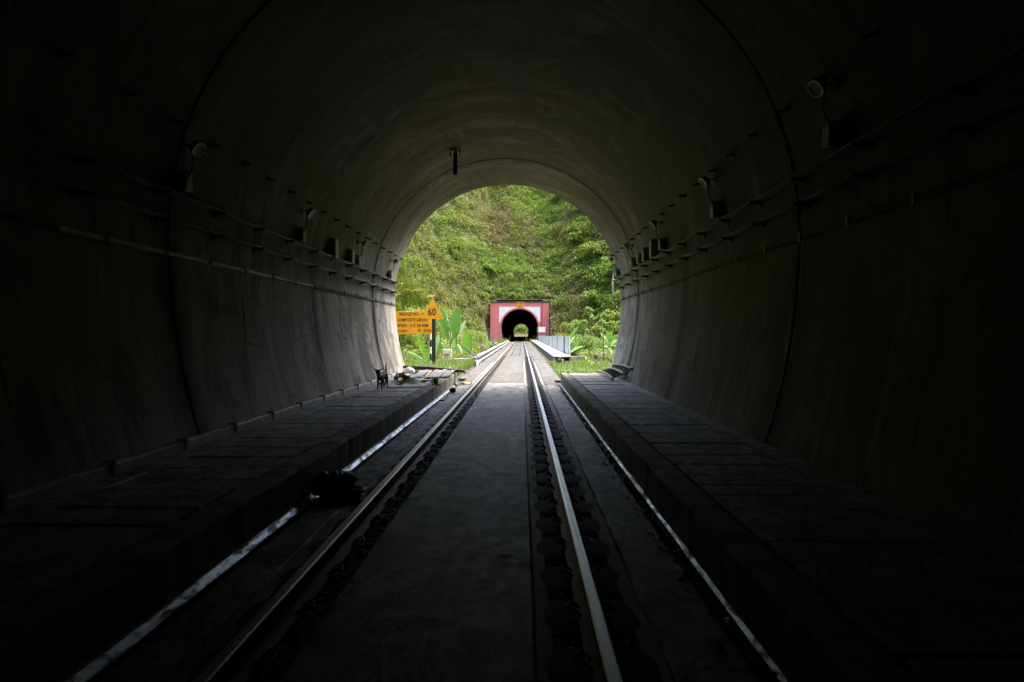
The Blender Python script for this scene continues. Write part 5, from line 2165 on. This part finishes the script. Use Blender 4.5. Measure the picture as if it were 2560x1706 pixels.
def fl_fn(u, v):
    x = -2.84 + 1.26 * u
    w = (.36 + .06 * math.sin(5 * u)) * math.sin(PI * (.06 + .9 * u)) ** .35
    y = 15.02 + .30 * u + (v - .5) * w
    z = ZW + .07 + .035 * math.sin(11 * u + 3 * v) + .03 * math.sin(17 * u - 2.0 * v + 1) + .055 * abs(v - .5) + (.07 * max(0, (u - .62) / .38) * (1 - abs(2 * v - 1) ** 2) if u < .93 else .0)
    return (x, y, max(z + .06 * v * (1 - .4 * u), ZW + .004))


b.grid(fl_fn, 44, 9)
solo('fallen_leaf', b, M['fallenleaf'], 'large crumpled dark green leaf lying on the left walkway', 'leaf', loc=(-2.2, 15.2, ZW), smooth=True)
b = MB()
b.obox((-1.66 - .0, 15.45, ZW + .02), (.22, .06, .022), (0, .06, .25), .006)
solo('leaf_stalk', b, M['blacksteel'], 'dark stalk end just right of the fallen green leaf', 'stalk', loc=(-1.66, 15.45, ZW))

b = MB()
b.blob((-1.405, 17.0, .082), (.092, .09, .078), .10, 3, 3, 8)
solo('coconut', b, M['coconut'], 'round brown coconut husk on the slab beside the left drain', 'coconut', loc=(-1.405, 17.0, .005), smooth=True)


def rag(name, label, pts, w, mat, cat):
    mb = MB()
    pts = [Vector(p) for p in pts]

    def fn(u, v):
        i = min(len(pts) - 2, int(u * (len(pts) - 1)))
        f = u * (len(pts) - 1) - i
        c = pts[i].lerp(pts[i + 1], f)
        ww = w * (.35 + .65 * math.sin(PI * min(1, u * .9 + .08)))
        return (c.x, c.y + (v - .5) * ww, c.z + .02 * math.sin(9 * u + 4 * v) + .012)
    mb.grid(fn, 18, 5)
    solo(name, mb, M[mat], label, cat, loc=pts[0], smooth=True)


rag('yellow_strip', 'torn yellow plastic strip lying on the slab left of the rail', [(-1.52, 19.9, .0), (-1.35, 20.0, .03), (-1.2, 20.1, .02), (-1.12, 20.15, .0)], .22, 'yellowcloth', 'plastic')
b = MB()
b.add([(-1.61, 19.2, .16), (-1.55, 19.15, .10), (-1.49, 19.1, .0), (-1.57, 19.12, .0), (-1.64, 19.2, .05)], [(0, 1, 2, 3, 4)])
b.add([(-1.61, 19.23, .16), (-1.55, 19.18, .10), (-1.49, 19.13, .0), (-1.57, 19.15, .0), (-1.64, 19.23, .05)], [(4, 3, 2, 1, 0)])
solo('yellow_peel', b, M['yellowcloth'], 'curved yellow peel at the end of the left drain', 'peel', loc=(-1.57, 19.15, 0))

# crumpled black bag in the drain
b = MB()
b.blob((-1.43, 6.35, .10), (.215, .19, .125), .32, 2.6, 4, 2.2, -.03)
b.blob((-1.33, 6.22, .045), (.24, .16, .07), .35, 2.8, 3, 6.0, .002)
solo('black_bag', b, M['bagblack'], 'crumpled black plastic sack lying across the left drain', 'bag', loc=(-1.44, 6.35, 0))
b = MB()
b.tube([(-1.41, 5.72, .004), (-1.38, 5.8, .006)], .004, 5)
solo('straw', b, M['whitepipe'], 'tiny white straw on the slab before the black sack', 'straw', loc=(-1.4, 5.76, 0))

# a length of dark board in the drain, near the coconut
b = MB()
b.obox((-1.47, 15.6, .015), (.10, 1.1, .03), (0, 0, .03), .004)
solo('drain_board', b, M['wood'], 'dark board lying along the edge of the left drain', 'board', loc=(-1.47, 15.6, 0))


# ------------------------------------------------------------------ dog
def skin_mesh(verts, edges, radii, sub=2, root=0):
    me = bpy.data.meshes.new('skin')
    me.from_pydata(verts, edges, [])
    o = bpy.data.objects.new('skin', me)
    COL.objects.link(o)
    md = o.modifiers.new('s', 'SKIN')
    md.use_smooth_shade = True
    sv = me.skin_vertices[0].data
    for i, r in enumerate(radii):
        sv[i].radius = r if isinstance(r, tuple) else (r, r)
        sv[i].use_root = (i == root)
    ss = o.modifiers.new('d', 'SUBSURF')
    ss.levels = sub
    ss.render_levels = sub
    dg = bpy.context.evaluated_depsgraph_get()
    out = bpy.data.meshes.new_from_object(o.evaluated_get(dg))
    bpy.data.objects.remove(o)
    return out


def build_dog():
    V, E, R = [], [], []

    def node(p, r, par=None):
        V.append(p)
        R.append(r)
        if par is not None:
            E.append((par, len(V) - 1))
        return len(V) - 1
    # trunk: rump (root) forward (-y) to the chest; the dog looks at the camera, its hind part a little to the right
    rump = node((.035, .34, .335), .066)
    loin = node((.030, .22, .345), (.062, .062))
    rib = node((.016, .09, .325), (.080, .072), loin)
    E.append((rump, loin))
    chest = node((.000, -.04, .315), (.082, .074), rib)
    brisk = node((-.012, -.095, .315), .062, chest)
    neck = node((-.020, -.145, .375), .050, brisk)
    poll = node((-.026, -.175, .425), .050, neck)
    brow = node((-.028, -.205, .420), .045, poll)
    muzz = node((-.026, -.250, .385), .027, brow)
    nose = node((-.025, -.282, .368), .019, muzz)
    for s in (-1, 1):
        e1 = node((-.026 + s * .045, -.165, .455), (.026, .018), poll)
        e2 = node((-.026 + s * .080, -.160, .478), (.020, .011), e1)
        node((-.026 + s * .112, -.158, .507), (.005, .004), e2)
    # tail, up in a curve
    t1 = node((.045, .385, .385), .022, rump)
    t2 = node((.035, .405, .45), .018, t1)
    t3 = node((.030, .40, .51), .014, t2)
    t4 = node((.045, .385, .555), .010, t3)
    node((.072, .375, .590), .005, t4)
    # front legs
    for s, fy in ((-1, .02), (1, -.03)):
        a = node((-.004 + s * .045, -.05 + fy * .3, .235), .034, chest)
        b = node((-.006 + s * .047, -.06 + fy, .150), .021, a)
        c = node((-.008 + s * .048, -.065 + fy, .075), .016, b)
        dd = node((-.008 + s * .048, -.070 + fy, .022), .017, c)
        node((-.008 + s * .048, -.105 + fy, .012), .013, dd)
    # hind legs: stifle forward, hock back
    for s, fy in ((-1, .05), (1, -.03)):
        a = node((.035 + s * .045, .315 + fy, .255), .045, rump)
        b = node((.032 + s * .050, .275 + fy, .185), .029, a)
        c = node((.036 + s * .050, .365 + fy, .115), .017, b)
        dd = node((.035 + s * .050, .345 + fy, .025), .015, c)
        node((.034 + s * .050, .305 + fy, .012), .013, dd)
    me = skin_mesh(V, E, R, 2)
    me.materials.clear()
    me.materials.append(M['dog'])
    me.polygons.foreach_set('use_smooth', [True] * len(me.polygons))
    px, py = WX(950.3, 14.35), 14.35
    dog = bpy.data.objects.new('dog', me)
    COL.objects.link(dog)
    dog.location = (px, py, ZW)
    tag(dog, 'small black dog with pale chest and raised tail standing on the left walkway', 'dog')
    ey = MB()
    for s in (-1, 1):
        ey.blob((-.028 + s * .026, -.238, .424), (.007, .006, .007), 0, 1, 2)
    me2 = mesh_from(ey, 'eyes', None, True)
    me2.materials.append(M['lens'])
    o = bpy.data.objects.new('eyes', me2)
    COL.objects.link(o)
    o.parent = dog
    nb = MB()
    nb.blob((-.025, -.297, .372), (.012, .008, .009), 0, 1, 2)
    me3 = mesh_from(nb, 'nose', None, True)
    me3.materials.append(M['blacksteel'])
    o = bpy.data.objects.new('nose', me3)
    COL.objects.link(o)
    o.parent = dog


build_dog()


# ------------------------------------------------------------------ things on the right
def bamboo_pole(mb, p, q, r):
    p, q = Vector(p), Vector(q)
    n = 9
    pts, rs = [], []
    for i in range(n):
        t0 = i / n
        pts += [p.lerp(q, t0 + .01), p.lerp(q, t0 + .05 / n * 2 + .01), p.lerp(q, t0 + .5 / n), p.lerp(q, t0 + .93 / n)]
        rs += [r * 1.12, r, r * .97, r]
    bow = (q - p).length * .012
    pts = [a + Vector((0, 0, bow * math.sin(PI * i / len(pts)))) for i, a in enumerate(pts)]
    mb.tube(pts, rs, 9)


def bamboo_rack(label, a0, a1, b0, b1, n, r=.037):
    a0, a1, b0, b1 = map(Vector, (a0, a1, b0, b1))
    t = thing('bamboo_ladder', label, 'ladder', tuple((a0 + a1 + b0 + b1) / 4))
    for p, q in ((a0, a1), (b0, b1)):
        mb = MB()
        bamboo_pole(mb, p, q, r)
        part('side_pole', mb, M['bamboo'], t, smooth=True)
    for k in range(n):
        f = (k + .6) / (n + .2)
        mb = MB()
        mb.tube([a0.lerp(a1, f), b0.lerp(b1, f)], r * .55, 7)
        part('rung', mb, M['bamboodark'], t, smooth=True)


bamboo_rack('wide bamboo ladder lying on the right walkway, leaning up the tunnel wall', (2.98, 20.3, .40), (2.93, 16.9, .40), (3.27, 20.35, .50), (3.24, 17.0, .53), 9)
bamboo_rack('narrow bamboo ladder leaning on the right tunnel wall behind the wider one', (3.30, 20.2, .47), (3.28, 16.8, .45), (3.40, 20.2, .62), (3.42, 16.75, .68), 9, .034)

# rusty rail trolley part in the grass
t = thing('rusty_clamp', 'rusty steel clamp with a flat base lying in the grass before the trough', 'clamp', (2.55, 32.6, .1))
b = MB()
b.obox((2.62, 32.6, .12), (.72, .16, .035), (0, -.10, .05), .006)
part('base_bar', b, M['rust'], t)
b = MB()
b.obox((2.42, 32.6, .19), (.24, .2, .12), (0, 0, .1), .01, .012)
b.tube([(2.36, 32.55, .2), (2.36, 32.55, .36)], .035, 8)
b.tube([(2.50, 32.55, .2), (2.50, 32.55, .34)], .03, 8)
part('clamp_body', b, M['rust'], t)
b = MB()
b.tube([(2.28, 32.5, .30), (2.6, 32.5, .33)], .03, 8)
b.obox((2.58, 32.5, .35), (.12, .06, .08), (0, .3, .2), .008)
part('screw_arm', b, M['blacksteel'], t)
b = MB()
b.obox((3.72, 33.2, .25), (.26, .04, .38), (.2, .12, .15), .004)
solo('plywood_scrap', b, M['tan'], 'tan plywood scrap standing tilted in the grass right of the trough', 'plywood', loc=(3.72, 33.2, .05))
b = MB()
b.obox((3.50, 33.6, .22), (.26, .05, .34), (.1, .45, .1), .004)
solo('grey_board', b, M['plank'], 'grey board leaning beside the tan plywood scrap', 'board', loc=(3.5, 33.6, .05))
b = MB()
b.obox((3.88, 33.0, .36), (.36, .06, .025), (0, .18, .2), .003)
solo('pale_stick', b, M['paleboard'], 'pale flat stick lying over the tan plywood scrap', 'stick', loc=(3.88, 33.0, .3))
t = thing('striped_pole', 'broken yellow and black striped pole sticking out of the grass', 'pole', (3.75, 32.4, .3))
pa, pb_ = Vector((3.70, 32.5, .40)), Vector((4.06, 32.1, .06))
for k in range(6):
    b = MB()
    b.tube([pa.lerp(pb_, k / 6), pa.lerp(pb_, (k + 1) / 6)], .036, 9)
    part('stripe', b, M['yellowcloth'] if k % 2 else M['signblack'], t, label='yellow stripe' if k % 2 else 'black stripe')
b = MB()
b.tube([(4.12, 31.6, .24), (4.28, 31.4, .16), (4.50, 31.1, .05)], [.05, .055, .045], 8)
solo('log', b, M['stick'], 'short grey log lying in the grass left of the tripod', 'log', loc=(4.3, 31.4, .05))
b = MB()
b.obox((3.98, 31.3, .12), (.12, .08, .16), (.3, .3, .5), .01, .02)
solo('white_scrap', b, M['white'], 'small white scrap in the grass beside the log', 'scrap', loc=(3.98, 31.3, .05))
b = MB()
b.blob((4.52, 34.2, .36), (.12, .12, .19), .12, 2, 3, 5)
solo('round_stump', b, M['stick'], 'round pale grey stump at the edge of the dark hollow', 'stump', loc=(4.52, 34.2, .1), smooth=True)
t = thing('wooden_tripod', 'upright stick propped by two slanting poles in the grass on the right', 'tripod', (4.72, 32.0, .64))
b = MB()
b.tube([W(1506.6, 815, 32.1), W(1507.5, 840, 32.1), W(1509, 896, 32.1), W(1509, 908, 32.1)], [.02, .024, .03, .03], 7)
part('upright', b, M['stick'], t, smooth=True)
for u, v, dd in ((1484.5, 911, 31.7), (1531, 908, 31.7)):
    b = MB()
    b.tube([W(1509, 881, 32.0), W((1509 + u) / 2, (881 + v) / 2 - .4, 31.8), W(u, v, dd)], [.036, .04, .04], 7)
    part('leg', b, M['stick'], t, smooth=True)
